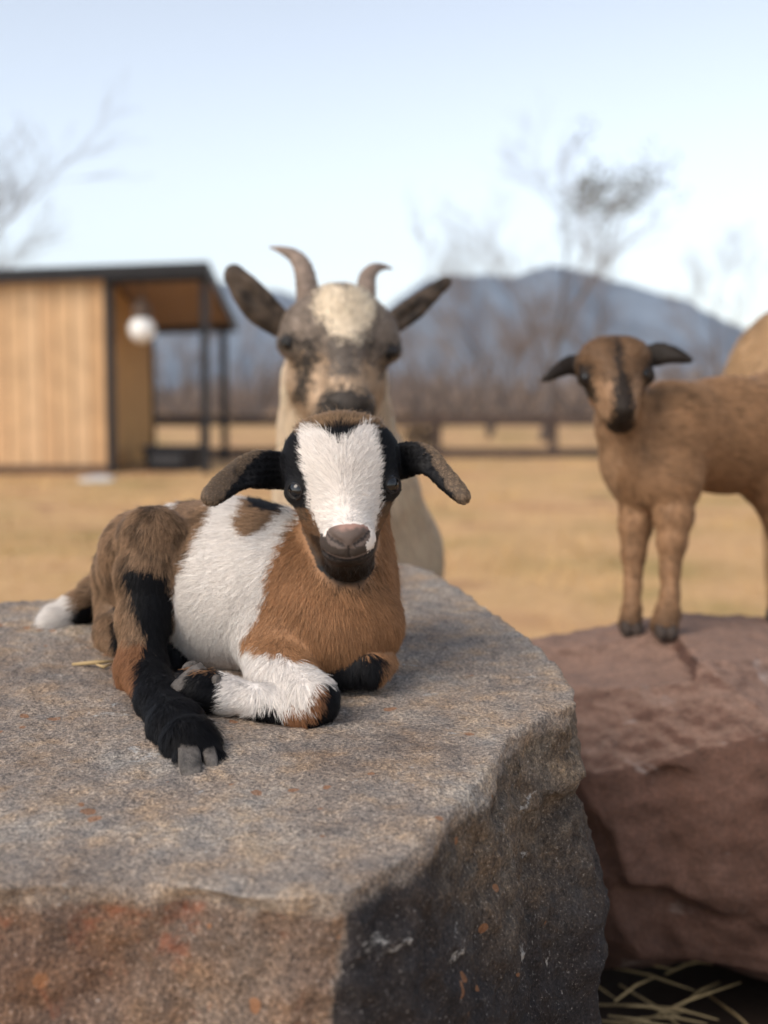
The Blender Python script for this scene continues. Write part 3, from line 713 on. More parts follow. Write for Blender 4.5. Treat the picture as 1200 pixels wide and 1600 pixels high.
def hero_coat(P, T, jit=1.0):
    px, py = to_px(P); n = len(P)
    px = px + fbm(P, 120, 2, 3.3) * 5 + RNG.normal(size=n) * 2.2 * jit; py = py + fbm(P, 120, 2, 8.3) * 5 + RNG.normal(size=n) * 2.2 * jit
    tone = fbm(P, 45, 2, 5.0)
    root = np.tile(BROWN, (n, 1)) * (1 + 0.16 * tone)[:, None]; tip = root * 1.12
    agou = np.zeros(n)                                                # dark-rooted, pale-tipped coat
    rear = (T == 'thigh') | (T == 'hind') | (T == 'far_hind') | (T == 'tail') | ((T == 'body') & (px < 345))
    root[rear] = GREYB * 0.55; tip[rear] = GREYB * 1.75
    dk = rear & (fbm(P, 70, 2, 1.0) > 0.22); root[dk] *= 0.45; tip[dk] *= 0.55
    hk = (T == 'hind') & (py > 1000) & (px < 232); root[hk] = RUSTB * 0.7; tip[hk] = RUSTB * 1.25
    body = (T == 'body') | (T == 'neck') | (T == 'fore')
    wm = in_poly(px, py, P_WHITE) & body & ~((T == 'fore') & (px < 348)); root[wm] = WHITE; tip[wm] = WHITE * 1.04
    w2 = in_poly(px, py, P_WHITE2) & (T == 'body'); root[w2] = WHITE; tip[w2] = WHITE
    sp = in_poly(px, py, P_SPINE) & (T == 'body'); root[sp] = BLACK; tip[sp] = BLACK * 2
    sp2 = (T == 'body') & ~wm & (px > 365) & (px < 460) & (py < 840); root[sp2 & ~sp] = GREYB * 0.8; tip[sp2 & ~sp] = GREYB * 1.5
    bk = in_poly(px, py, P_LEGBLK) & np.isin(T, ['hind', 'thigh', 'far_hind', 'fore']) & ~wm; root[bk] = BLACK; tip[bk] = BLACK * 1.5
    fh = (T == 'far_hind') & (px < 215) & (px > 178) | ((T == 'far_hind') & (px > 235)); root[fh & ~wm] = BLACK; tip[fh & ~wm] = BLACK * 1.5
    kn = (T == 'fore') & ~wm & (py > 1050); root[kn] = BLACK; tip[kn] = BLACK * 1.6
    kb = (T == 'fore') & in_poly(px, py, P_KNEEBR); root[kb] = RUSTB * 0.9; tip[kb] = RUSTB * 1.3
    ff = (T == 'far_fore'); root[ff] = BLACK * 1.4; tip[ff] = BLACK * 2
    fb = ff & ((px > 597) | (py < 1022)); root[fb] = BROWN; tip[fb] = BROWN * 1.2
    tl = (T == 'tail') & ((py > 950 - (px - 100) * 0.2) | (px > 150) & (py > 930)); root[tl] = BLACK; tip[tl] = BLACK * 1.5
    tw = (T == 'tail') & (px < 121); root[tw] = WHITE * 1.02; tip[tw] = WHITE * 1.06
    # head, in its own frame
    q = HINV(P); x, y, f = q[:, 0], q[:, 1], q[:, 2]
    x0, y0 = x, y; x = x + fbm(P, 150, 2, 1.3) * 4 + RNG.normal(size=n) * 1.6 * jit; y = y + RNG.normal(size=n) * 1.6 * jit; ax_ = np.abs(x)
    hd = T == 'head'
    top = hd & (y > 10); root[top] = BLACK * 1.3; tip[top] = BLACK * 2.2
    mask_blk = hd & (y > -22) & (ax_ > 40); root[mask_blk] = BLACK * 1.2; tip[mask_blk] = BLACK * 2
    cheek = hd & (y <= -22); root[cheek] = GREYB * (0.40 + 0.4 * tone[cheek])[:, None].clip(0.15, 0.9); tip[cheek] = BROWN * 0.72
    lowc = hd & (y <= -22) & (y > -44) & (ax_ > 55); root[lowc] = DARKB; tip[lowc] = GREYB
    cz = sstep(-18, 40, f + fbm(P, 90, 2, 60.0) * 22 + RNG.normal(size=n) * 7 * jit)[:, None]; chin = hd & (y < -62); root[chin] = (root * (1 - cz) + DARKB * 0.7 * cz)[chin]; tip[chin] = (tip * (1 - cz) + DARKB * 1.3 * cz)[chin]
    chin2 = hd & (y < -112) & (f > 12 + RNG.normal(size=n) * 8 * jit); root[chin2] = BLACK * 1.0; tip[chin2] = BLACK * 1.4
    lip = hd & (f > 74 + 0.2 * ax_) & (y < -52) & (y > mouth_y(x) - 3) & (x < 31) & (x > -46); root[lip] = (0.045, 0.034, 0.028); tip[lip] = (0.065, 0.05, 0.041)
    low = hd & (f > 45) & (y < mouth_y(x) - 3); root[low] = (0.026, 0.021, 0.019); tip[low] = (0.032, 0.026, 0.023)
    crown = hd & (y > 100 - ax_ * 0.14); root[crown] = DARKB; tip[crown] = np.array((0.34, 0.215, 0.12))
    wl = np.interp(y, [-70, -45, -20, 10, 40, 70, 92, 104], [26, 42, 50, 53, 55, 58, 58, 54]); wr = np.interp(y, [-100, -70, -45, -20, 10, 40, 70, 92, 104], [38, 42, 48, 54, 57, 56, 52, 48, 44])
    lim = np.where(x < 0, wl, wr)
    notch = 101 - 24 * np.exp(-(x / 20) ** 2)
    blaze = hd & (ax_ < lim) & (y < notch) & (y > np.where(x > 28, mouth_y(x) + 2, -56)) & (f > -35)
    root[blaze] = WHITE * (1.02, 1.0, 0.98); tip[blaze] = WHITE * 1.05
    x, y = x0, y0; ax_ = np.abs(x)
    nose = hd & (np.abs((x - 2) / 33) ** 2.4 + np.abs((y + 57) / 18) ** 2.4 < 1) & (f > 84); root[nose] = (0.115, 0.086, 0.073); tip[nose] = root[nose]
    pk = sstep(-52, -41, y + fbm(P, 200, 2) * 5)[:, None] * sstep(-26, 0, x)[:, None]; root[nose] = (root * (1 - pk) + np.array((0.40, 0.235, 0.19)) * pk)[nose]
    sl = np.abs(x - 2); slit = nose & (np.abs(y - np.interp(sl, [0, 10, 24, 34], [-73, -69, -61, -50])) < 2.8) & (sl > 6); root[slit] = (0.016, 0.012, 0.011)
    line = hd & (np.abs(y - mouth_y(x)) < 2.0) & (f > 60) & (ax_ < 50); root[line] = (0.012, 0.010, 0.010); tip[line] = root[line]
    phil = hd & (np.abs(x - 2) < 1.6) & (y < -70) & (y > -96) & (f > 90); root[phil] = (0.012, 0.010, 0.010)
    rim = hd & (np.abs(y - mouth_y(x) - 4.0) < 1.4) & (f > 80) & (ax_ < 34); root[rim] = (0.13, 0.10, 0.088); tip[rim] = root[rim]
    # dark throat hairs, plus the chin's shadow painted into the coat
    th = np.isin(T, ['neck', 'body', 'head']) & (y0 < -95); dz = np.hypot((x0 - 2) / 1.25, y0 + 122 + 0.25 * np.abs(x0)) + RNG.normal(size=n) * 5 * jit + fbm(P, 80, 2, 71.0) * 12
    tz = (1 - sstep(14, 40, dz))[:, None] * 0.92; root[th] = (root * (1 - tz) + DARKB * 0.5 * tz)[th]; tip[th] = (tip * (1 - tz) + DARKB * 0.9 * tz)[th]
    # ears: black inside, grizzled brown along the outer edge and the tip
    for nm, pts, sg in (('ear_a', earL, -1), ('ear_b', earR, 1)):
        m = T == nm
        if not m.any(): continue
        root[m] = BLACK; tip[m] = BLACK * 1.3
        X_ = np.array([p[0] for p in pts], float); Yc = np.array([p[1] for p in pts], float); H = np.array([p[3] for p in pts], float)
        o_ = np.argsort(X_); yc = np.interp(px, X_[o_], Yc[o_]); hw = np.interp(px, X_[o_], H[o_])
        s = np.abs(px - (441 if sg < 0 else 626)) / (118 if sg < 0 else 102)
        v = (yc - py) / hw                                             # 1 at the upper edge
        br = m & (v > np.interp(s, [0, 0.25, 0.45, 0.6, 0.75, 1], [1.4, 0.95, 0.45, -0.2, -0.8, -2]))
        root[br] = DARKB * 1.1; tip[br] = np.array((0.30, 0.215, 0.145))
    return root, tip, nose, hd, q
T = fd.tags(V); root, tipc, nose, hd, q = hero_coat(V, T, 0.0)
px, py = to_px(V)
und = root * 0.8 + tipc * 0.2
body = mesh_obj('body', V, Q, SKIN, None, True, und); adopt(body, hero)
for ex, ey in ((461, 767), (613, 758)): eye_part(V, N, ex, ey, 17.0 * HU, hero, 0.60, EYE, 0.09, 0.88, False)
# fur
dens = np.where(np.isin(T, ['head', 'ear_a', 'ear_b']), 1.5, 1.0) * np.where(nose, 0.0, 1.0) * np.where(N[:, 1] > 0.55, 0.3, 1.0)
lipz = hd & (q[:, 2] > 74) & (q[:, 1] < -58) & (q[:, 1] > -103) & (q[:, 0] < 30) & (q[:, 0] > -38); dens[lipz] *= 0.2
for ex, ey in ((461, 767), (613, 758)): dens[(np.hypot(px - ex, py - ey) < 15.5) & hd] = 0
P, NS = sample_surface(V, Q, N, 250000, dens)
T = fd.tags(P); root, tipc, nose, hd, q = hero_coat(P, T); px, py = to_px(P)
# comb: direction anchors (photo px, direction right/down, depth)
def comb(px, py, T, groups):
    D = np.zeros((len(px), 3))
    for tags_, anchors in groups:
        m = np.isin(T, tags_)
        if not m.any(): continue
        W = np.zeros(m.sum()); A = np.zeros((m.sum(), 3))
        for (x, y, dx, dy, dd, s) in anchors:
            wg = np.exp(-((px[m] - x) ** 2 + (py[m] - y) ** 2) / (2 * s * s)) + 1e-6
            A += wg[:, None] * np.array((dx, dd, -dy)); W += wg
        D[m] = A / W[:, None]
    return D
D = comb(px, py, T, [
    (['body', 'neck', 'fore', 'far_fore'], [(520, 900, 0.05, 1, 0, 45), (600, 930, 0.45, 1, 0.2, 35), (600, 1000, 0.2, 1, 0, 35), (440, 900, -0.55, 1, 0.1, 45), (430, 980, -0.35, 1, 0, 40), (520, 1000, 0, 1, 0, 45), (400, 830, -1, 0.35, 0.3, 40),
        (330, 820, -1, 0.25, 0.5, 45), (320, 900, -1, 0.35, 0.3, 45), (300, 970, -0.6, 0.9, 0, 40), (370, 1000, -0.2, 1, 0, 40), (370, 930, -0.9, 0.6, 0.1, 40), (420, 1060, 0.5, 1, 0, 35), (480, 1090, 0.5, 1, 0, 35), (370, 1095, -1, 0.1, 0, 25), (260, 850, -1, 0.5, 0.3, 40)]),
    (['thigh', 'hind', 'far_hind'], [(250, 810, 0.3, 0.9, -0.2, 30), (215, 830, -0.5, 0.9, 0.2, 35), (190, 900, -0.3, 1, 0.2, 40), (230, 900, 0, 1, 0, 50), (200, 1000, -0.15, 1, 0, 40), (240, 1000, 0.1, 1, 0, 40), (250, 1100, 0.4, 1, -0.5, 40), (300, 1160, 0.25, 1, -0.5, 40)]),
    (['tail'], [(100, 960, -1, 0.35, -0.1, 60), (180, 910, -1, 0.6, 0, 60)]),
    (['ear_a'], [(420, 730, -1, 0.05, -0.1, 25), (370, 745, -0.9, 0.6, -0.1, 25), (330, 775, -0.6, 0.9, 0, 25)]),
    (['ear_b'], [(635, 720, 1, -0.05, -0.1, 25), (680, 735, 0.8, 0.7, -0.1, 25), (720, 775, 0.7, 0.9, 0, 25)])])
hx, hy, hf = q[:, 0], q[:, 1], q[:, 2]
hl = np.zeros((len(P), 3))
up = np.interp(hy, [-140, -75, -55, -10, 60, 110], [-1, -0.7, 0.1, 0.45, 0.9, 1.0])
out = np.interp(hy, [-140, -75, -45, 0, 60, 110], [0.25, 0.6, 1.3, 1.2, 0.9, 0.6]) * np.tanh(hx / 24)
hl[:, 0] = out; hl[:, 1] = up; hl[:, 2] = -0.35
m = T == 'head'; D[m] = (hl @ HR)[m]
Ln = np.full(len(P), 0.0102)
Ln[np.isin(T, ['neck'])] = 0.0118; Ln[np.isin(T, ['thigh', 'hind', 'far_hind'])] = 0.0092; Ln[T == 'fore'] = 0.0085; Ln[T == 'tail'] = 0.014
Ln[T == 'head'] = np.interp(hy[T == 'head'], [-140, -115, -90, -50, 30, 90, 115], [0.011, 0.0065, 0.0032, 0.0048, 0.0085, 0.0095, 0.0115])
Ln[np.isin(T, ['ear_a', 'ear_b'])] = 0.0032
Ln[(T == 'head') & (hf > 74) & (hy < -52) & (hy > -104)] = 0.0016
ft = (T == 'hind') & (py > 1130); Ln[ft] = 0.012
pxx = np.minimum(np.hypot(px - 461, py - 767), np.hypot(px - 613, py - 758)); ne = (T == 'head') & (pxx < 34); Ln[ne] *= np.interp(pxx[ne], [13, 34], [0.3, 1])
Ln *= 0.75 + 0.5 * RNG.random(len(P)); stray = (RNG.random(len(P)) < 0.02) & ~np.isin(T, ['ear_a', 'ear_b']); Ln[stray] *= 1.45
lift = np.full(len(P), 0.30); lift[T == 'head'] = 0.28; lift[np.isin(T, ['ear_a', 'ear_b'])] = 0.5; lift[T == 'tail'] = 0.35
lift[(T == 'head') & (hy > 98)] = 0.75
lift[stray] += 0.18
var = (1 + 0.25 * RNG.normal(size=len(P))).clip(0.5, 1.6)[:, None]
wh = root.mean(1) > 0.45; var[wh] = 1 + (var[wh] - 1) * 0.55
ch = (T == 'head') & (hy < -100) & (hf > 20) & (RNG.random(len(P)) < 0.05); root[ch] = 0.04; tipc[ch] = 0.10; Ln[ch] = 0.009
make_fur('fur', P, NS, D, Ln, lift, root * var, np.clip(tipc * var, 0, 0.9), np.full(len(P), 0.00014), FUR, hero, 0.16, clump=0.0045)
# chin tuft of pale hairs
# hooves
g = lambda x, y, Y: at(x, y, Y)
hoof_part(g(294, 1176, 0.800), g(301, 1212, 0.771), 0.0072, 0.0078, hero); hoof_part(g(324, 1174, 0.806), g(332, 1203, 0.783), 0.0048, 0.0078, hero)
hoof_part(g(308, 1052, 0.880), g(268, 1082, 0.872), 0.0058, 0.0048, hero, flat=(-0.5, -1, 0.5)); hoof_part(g(302, 1046, 0.90), g(284, 1044, 0.90), 0.006, 0.006, hero)
hoof_part(g(262, 1192, 0.812), g(258, 1200, 0.808), 0.0035, 0.0035, hero); hoof_part(g(340, 1060, 0.872), g(333, 1063, 0.868), 0.0025, 0.003, hero)
# ---- END HERO

def goat_fur(fd, V, Q, N, count, coat, comb_fn, len_fn, rad, parent, dens=None, lift=0.3, jit=0.2, clump=0.008):
    P, NS = sample_surface(V, Q, N, count, dens)
    T = fd.tags(P); root, tipc = coat(P, T)
    var = (1 + 0.2 * RNG.normal(size=len(P))).clip(0.5, 1.6)[:, None]
    return make_fur('fur', P, NS, comb_fn(P, T), len_fn(P, T) * (0.75 + 0.5 * RNG.random(len(P))), np.full(len(P), lift), root * var, np.clip(tipc * var, 0, 0.9),
                    np.full(len(P), rad), FUR, parent, jit, clump=clump)
def tube_part(name, pts, mat, parent, n=14):
    """pts (px, py, Y, radius px); smooth curve through them with rings of growth"""
    pts = np.array(pts, float); t = np.linspace(0, len(pts) - 1, 40); s = np.arange(len(pts))
    def cr(c):
        out = []
        for u in t:
            i = min(int(u), len(pts) - 2); f = u - i
            p0, p1, p2, p3 = c[max(i - 1, 0)], c[i], c[i + 1], c[min(i + 2, len(pts) - 1)]
            out.append(0.5 * (2 * p1 + (p2 - p0) * f + (2 * p0 - 5 * p1 + 4 * p2 - p3) * f * f + (3 * p1 - p0 - 3 * p2 + p3) * f ** 3))
        return np.array(out)
    x, y, Y, r = (cr(pts[:, i]) for i in range(4))
    W = [at(a, b, c) for a, b, c in zip(x, y, Y)]
    R = [max(r[i] * 1.12, 0.6) * Y[i] / FPX * (1 + 0.05 * math.sin(i * 2.1)) for i in range(len(W))]
    o = MB().tube(W, R, n).build(name, mat, None, True); adopt(o, parent); return o

# ---- the horned adult behind the grey boulder
A0 = at(545, 900, 1.75); gz = float(ground_z(A0[0], A0[1]))
adult = empty('goat', (A0[0], A0[1], gz), 'horned tan and grey adult goat with cream forehead behind the grey boulder', 'goat')
fd = Field(); AY = 1.52; AU = AY / FPX
L, AINV, AR = frame(at(530, 548, AY), AU, -3.0, 6.0)
E, C = head_tools(fd, L, AR, AU)
E((0, 38, -45), (80, 62, 82), 0.02); E((0, 58, 5), (52, 42, 42), 0.02)
for sg in (-1, 1):
    E((sg * 58, 22, -5), (34, 42, 42), 0.02); E((sg * 76, 4, 6), (18, 17, 20), 0.012)
C((0, 8, 12), 62, (6, -80, 100), 38, 0.02); E((8, -88, 116), (41, 33, 36), 0.010); E((8, -114, 98), (41, 30, 45), 0.010)
C((0, -45, -25), 70, (6, -105, 55), 42, 0.02); E((8, -136, 78), (36, 24, 36), 0.012)
for sg in (-1, 1):
    C((8 + sg * 15, -94, 153), 6.5, (8 + sg * 26, -86, 145), 7.5, 0.003, sub=True)
    C((8, -122, 146), 2, (8 + sg * 46, -114, 95), 3, 0.003, sub=True)
    E((6 + sg * 42, -32, 80), (15, 42, 26), 0.018, sub=True)      # hollow beside the nasal bone
aeL = [(440, 508, 1.57, 20), (408, 483, 1.565, 26), (386, 456, 1.56, 23), (368, 432, 1.56, 15), (360, 422, 1.56, 8)]
aeR = [(612, 506, 1.57, 17), (645, 483, 1.575, 17), (670, 462, 1.585, 12), (690, 446, 1.595, 7), (698, 440, 1.60, 4)]
ear(fd, aeL, 'ear_a', 6, 0.008, -0.1); ear(fd, aeR, 'ear_b', 6, 0.008, -0.1)
E2 = np.array([[-0.62, 0, 0.78], [0.78, 0, 0.62], [0, -1., 0]])
fd.ell(at(398, 470, 1.547), np.array((46, 15, 13)) * AU, E2, 0.004, 'ear_a', True)
E3 = np.array([[0.78, 0, 0.62], [-0.62, 0, 0.78], [0, -1., 0]])
fd.ell(at(650, 482, 1.562), np.array((40, 9, 13)) * AU, E3, 0.004, 'ear_b', True)
fd.chain([(522, 600, 1.60, 78), (526, 680, 1.62, 76), (540, 770, 1.65, 100), (554, 860, 1.70, 122)], 0.04, 'neck')
fd.chain([(554, 885, 1.72, 124), (552, 890, 2.0, 128), (550, 880, 2.3, 126), (548, 870, 2.42, 105)], 0.05, 'body')
for (sx, yy) in ((-1, 1.70), (1, 1.70), (-1, 2.40), (1, 2.40)):
    x0 = A0[0] + sx * 0.075; z0 = float(ground_z(x0, yy))
    fd.cone((x0, yy, 0.62), 0.062, (x0, yy + 0.02, 0.42), 0.034, 0.03, 'leg'); fd.cone((x0, yy + 0.02, 0.42), 0.034, (x0, yy, z0 + 0.06), 0.022, 0.02, 'leg')
    fd.cone((x0, yy, z0 + 0.06), 0.024, (x0, yy - 0.015, z0 + 0.03), 0.026, 0.02, 'leg')
V, Q = fd.mesh(0.0032); V = relax(V, Q, 1); N = v_normals(V, Q)
TAN = np.array((0.42, 0.30, 0.20)); SMOKE = np.array((0.15, 0.122, 0.10))
def adult_coat(P, T):
    n = len(P); q = AINV(P); x, y, f = q.T; nz = fbm(P, 60, 3, 2.0); n2 = fbm(P, 28, 2, 6.0)
    root = np.tile(TAN, (n, 1)) * (1 + 0.15 * nz)[:, None]; tip = root * 1.15
    nb = np.isin(T, ['neck', 'body', 'leg']); root[nb] = np.array((0.74, 0.585, 0.42)) * (1 + 0.1 * n2[nb])[:, None]; tip[nb] = root[nb] * 1.1
    hd = T == 'head'; x = x + nz * 7 + RNG.normal(size=n) * 5; y = y + n2 * 7 + RNG.normal(size=n) * 5; ax_ = np.abs(x)
    g = hd & (y > -18 - nz * 18); root[g] = SMOKE * (0.95 + 0.5 * nz[g])[:, None].clip(0.4, 1.6); tip[g] = root[g] * np.array((1.75, 1.65, 1.55))
    mott = hd & (y <= -18 - nz * 18) & (ax_ < 40); root[mott] = (TAN * 0.85) * (1 + 0.6 * nz[mott])[:, None].clip(0.4, 1.6); tip[mott] = root[mott] * 1.4
    eyd = hd & (np.minimum(np.hypot((x + 80) / 1.5, y - 8), np.hypot((x - 82) / 1.5, y - 4)) < 11); root[eyd] = SMOKE * 0.22; tip[eyd] = SMOKE * 0.45
    strk = hd & (y < 45) & (y > -20) & (ax_ < 60) & (fbm(P * (1.6, 1, 0.7), 75, 3, 40.0) > 0.46); root[strk] = SMOKE * 0.3; tip[strk] = SMOKE * 0.55
    st = hd & (np.abs(x + 50 - (y + 10) * 0.12) < 11) & (y < 12) & (y > -85); root[st] = SMOKE * 0.2; tip[st] = SMOKE * 0.4
    st2 = hd & (np.abs(x - 66) < 9) & (y < 12) & (y > -45); root[st2] = SMOKE * 0.5; tip[st2] = SMOKE
    mid = hd & (ax_ < 20 + nz * 8) & (y < 20) & (y > -40); root[mid] = SMOKE * 0.55; tip[mid] = SMOKE * 1.1
    cr = hd & (((x - 4) / np.interp(y, [8, 30, 60, 80, 100], [12, 30, 47, 46, 36])) ** 2 < 1) & (y > 10 + nz * 8) & (y < 104 - 16 * np.exp(-((x - 4) / 10) ** 2)) & (f > -50); root[cr] = (0.66, 0.53, 0.37); tip[cr] = (0.74, 0.64, 0.50)
    mz = hd & (((x - 8) / 47) ** 2 + ((y + 94) / 38) ** 2 < 1) & (f > 70); root[mz] = SMOKE * 0.25; tip[mz] = SMOKE * 0.45
    ns = hd & (f > 120) & (np.minimum(np.hypot(x + 9, y + 90), np.hypot(x - 25, y + 90)) < 8); root[ns] = 0.008; tip[ns] = 0.012
    dk = hd & (y < -100) & (f > 30); root[dk] = SMOKE * 0.4; tip[dk] = SMOKE * 0.6
    for e in ('ear_a', 'ear_b'):
        m = T == e; root[m] = np.array((0.05, 0.036, 0.026)) * (1 + 0.9 * nz[m])[:, None].clip(0.3, 1.7); tip[m] = root[m] * 1.7
    return root, tip
r_, t_ = adult_coat(V, fd.tags(V)); adopt(mesh_obj('body', V, Q, SKIN, None, True, r_ * 0.6 + t_ * 0.4), adult)
AEYE = simple('eye_amber', (0.05, 0.028, 0.012), 0.06, 0.3, 100, 0, 0.6)
for ex, ey in ((447, 537), (612, 553)): eye_part(V, N, ex, ey, 13 * AU, adult, 0.66, EYE, 0.12, 0.62, True, 0.22)
def adult_comb(P, T):
    D = np.tile(np.array((0, 0.2, -1.0)), (len(P), 1)); hd = T == 'head'; q = AINV(P[hd])
    l = np.stack([np.tanh(q[:, 0] / 40) * 0.7, np.interp(q[:, 1], [-90, 0, 50], [-0.6, 0.5, 1]), np.full(len(q), -0.4)], 1); D[hd] = l @ AR
    D[T == 'ear_a'] = (-0.6, 0, 0.8); D[T == 'ear_b'] = (0.8, 0, 0.6); return D
def adult_len(P, T):
    q = AINV(P); tuft = (T == 'head') & (q[:, 1] > 45) & (np.abs(q[:, 0]) < 55)
    return np.where(tuft, 0.013, np.where(T == 'head', 0.009, np.where(np.char.startswith(T, 'ear'), 0.005, 0.018)))
goat_fur(fd, V, Q, N, 90000, adult_coat, adult_comb, adult_len, 0.00035, adult, np.where(V[:, 1] > 1.95, 0.15, 1.0))
tube_part('horn', [(482, 470, 1.56, 17), (480, 450, 1.56, 16), (474, 420, 1.565, 13.5), (461, 401, 1.575, 10), (441, 391, 1.585, 5.5), (421, 386, 1.595, 1)], HORN, adult)
tube_part('horn', [(570, 474, 1.56, 15), (572, 455, 1.56, 14), (574, 434, 1.57, 12), (584, 421, 1.58, 8.5), (598, 417, 1.59, 4.5), (613, 420, 1.60, 1)], HORN, adult)
for (sx, yy) in ((-1, 1.70), (1, 1.70), (-1, 2.40), (1, 2.40)):
    x0 = A0[0] + sx * 0.075; z0 = float(ground_z(x0, yy))
    for s2 in (-1, 1): hoof_part((x0 + s2 * 0.013, yy - 0.015, z0 + 0.022), (x0 + s2 * 0.014, yy - 0.06, z0 + 0.012), 0.012, 0.016, adult)

# ---- the brown kid standing on the red boulder
K0 = at(1040, 990, 1.50)
kid = empty('goat_kid', (K0[0], K0[1], RZ), 'plain brown goat kid with dark ears standing on the red boulder', 'goat')
fd = Field(); KY = 1.50; KU = KY / FPX
L, KINV, KR = frame(at(962, 592, KY), KU, 2.0, -1.0)
E, C = head_tools(fd, L, KR, KU)
E((0, 20, -28), (55, 48, 56), 0.012); E((-24, 34, 0), (28, 26, 30), 0.015); E((24, 34, 0), (28, 26, 30), 0.015)
for sg in (-1, 1): E((sg * 46, 2, 5), (13, 13, 14), 0.01)
C((0, 0, 12), 38, (1, -42, 56), 20, 0.012); E((1, -46, 62), (17, 14, 19), 0.005); E((1, -59, 52), (18, 13, 23), 0.005); C((0, -22, -8), 42, (1, -60, 30), 24, 0.012); E((1, -70, 40), (14, 10, 19), 0.004)
for sg in (-1, 1): C((1 + sg * 6, -49, 83), 2.6, (1 + sg * 12, -45, 79), 3.2, 0.002, sub=True)
ear(fd, [(914, 571, 1.53, 19), (890, 570, 1.525, 15), (870, 581, 1.515, 9), (852, 593, 1.51, 3.5)], 'ear_a', 4.5, 0.005)
ear(fd, [(1006, 560, 1.53, 18), (1032, 551, 1.525, 18), (1055, 555, 1.515, 12), (1077, 562, 1.51, 4)], 'ear_b', 4.5, 0.005)
fd.chain([(970, 620, 1.55, 34), (976, 662, 1.555, 38), (994, 712, 1.565, 48), (1010, 755, 1.565, 44)], 0.02, 'neck')
fd.chain([(1014, 738, 1.565, 50), (1045, 682, 1.59, 74), (1130, 680, 1.64, 80), (1225, 676, 1.70, 88), (1285, 684, 1.74, 76)], 0.03, 'body')
fd.chain([(1040, 700, 1.55, 46), (1048, 752, 1.535, 46)], 0.025, 'body')
fd.chain([(998, 765, 1.565, 32), (993, 820, 1.557, 25), (990, 865, 1.548, 17.5), (989, 915, 1.538, 12), (987, 952, 1.525, 13.5), (985, 972, 1.515, 18)], 0.006, 'leg')
fd.chain([(1050, 755, 1.535, 38), (1052, 805, 1.523, 30), (1050, 845, 1.515, 22), (1047, 890, 1.508, 14.5), (1047, 928, 1.50, 13.5), (1043, 957, 1.49, 18), (1038, 976, 1.482, 21)], 0.006, 'leg')
fd.chain([(1262, 690, 1.68, 78), (1232, 745, 1.65, 60), (1240, 820, 1.65, 34), (1262, 880, 1.66, 22), (1235, 930, 1.63, 18), (1218, 955, 1.61, 18)], 0.03, 'leg')
fd.chain([(1300, 700, 1.78, 74), (1318, 770, 1.78, 52), (1322, 880, 1.80, 24), (1305, 935, 1.78, 18), (1298, 940, 1.77, 18)], 0.03, 'leg')
fd.chain([(1320, 625, 1.78, 20), (1345, 600, 1.80, 16), (1360, 590, 1.80, 8)], 0.02, 'body')
V, Q = fd.mesh(0.003); V = relax(V, Q, 1); N = v_normals(V, Q)
DHOOF = simple('dark_hoof', (0.055, 0.04, 0.032), 0.6, 0.4, 140, 0.4)
KB = np.array((0.30, 0.172, 0.092))
def kid_coat(P, T):
    n = len(P); q = KINV(P); x, y, f = q.T; nz = fbm(P, 50, 3, 12.0); px, py = to_px(P)
    root = np.tile(KB, (n, 1)) * (1 + 0.22 * nz)[:, None]; tip = root * 1.35
    fl = fbm(P, 160, 2, 77.0) > 0.3; root[fl] *= 0.6; tip[fl] *= 0.7
    lg = (T == 'leg'); s = sstep(900, 985, py); root[lg] *= (1 - 0.55 * s[lg])[:, None]; tip[lg] *= (1 - 0.5 * s[lg])[:, None]
    th = (T == 'neck') & (px < 965 + nz * 8); root[th] = KB * (1.25, 1.3, 1.4); tip[th] = KB * (1.6, 1.75, 1.9)
    hd = T == 'head'; x = x + nz * 3 + RNG.normal(size=n) * 3; y = y + RNG.normal(size=n) * 3; ax_ = np.abs(x)
    root[hd] = KB * (0.34 + 0.3 * nz[hd])[:, None].clip(0.15, 0.8); tip[hd] = KB * 0.62
    tn = hd & (ax_ > 13) & (ax_ < 40) & (y + RNG.normal(size=n) * 9 < -6) & (y > -56); root[tn] = KB * (1.05, 1.1, 1.2); tip[tn] = KB * (1.6, 1.75, 1.9)
    bl = hd & (ax_ < np.interp(y, [-60, -30, 0, 12, 25, 40, 70], [13, 12, 10, 4, 7, 8, 0])); root[bl] = DARKB * 0.6; tip[bl] = DARKB * 1.1
    sd = hd & (ax_ > 40 - np.clip(-y, 0, 60) * 0.30) & (y < 24) & (y > -36) & (f > -15); root[sd] = DARKB * 0.7; tip[sd] = DARKB * 1.5
    mz = hd & (f > 58) & (y < -38) & (ax_ < 16); root[mz] = DARKB * 0.6; tip[mz] = DARKB
    jw = hd & (y < -62) & (f > 26) & (ax_ < 22); root[jw] = DARKB * 0.8; tip[jw] = DARKB * 1.3
    jw2 = hd & (f < 5) & (y < -30); root[jw2] = KB * 1.2; tip[jw2] = KB * 1.6
    for e in ('ear_a', 'ear_b'): m = T == e; root[m] = DARKB * 0.4; tip[m] = DARKB * 0.7
    return root, tip
r_, t_ = kid_coat(V, fd.tags(V)); adopt(mesh_obj('body', V, Q, SKIN, None, True, r_ * 0.6 + t_ * 0.4), kid)
for ex, ey in ((914, 590), (1010, 584)): eye_part(V, N, ex, ey, 8.0 * KU, kid, 0.6)
def kid_comb(P, T):
    D = np.tile(np.array((0.5, 0.1, -0.9)), (len(P), 1)); hd = T == 'head'; q = KINV(P[hd])
    l = np.stack([np.tanh(q[:, 0] / 30) * 0.7, np.interp(q[:, 1], [-50, 0, 40], [-0.6, 0.4, 1]), np.full(len(q), -0.4)], 1); D[hd] = l @ KR
    D[T == 'leg'] = (0, 0, -1); D[T == 'body'] = (1, 0.2, -0.35); D[T == 'ear_a'] = (-1, 0, -0.3); D[T == 'ear_b'] = (1, 0, -0.3); return D
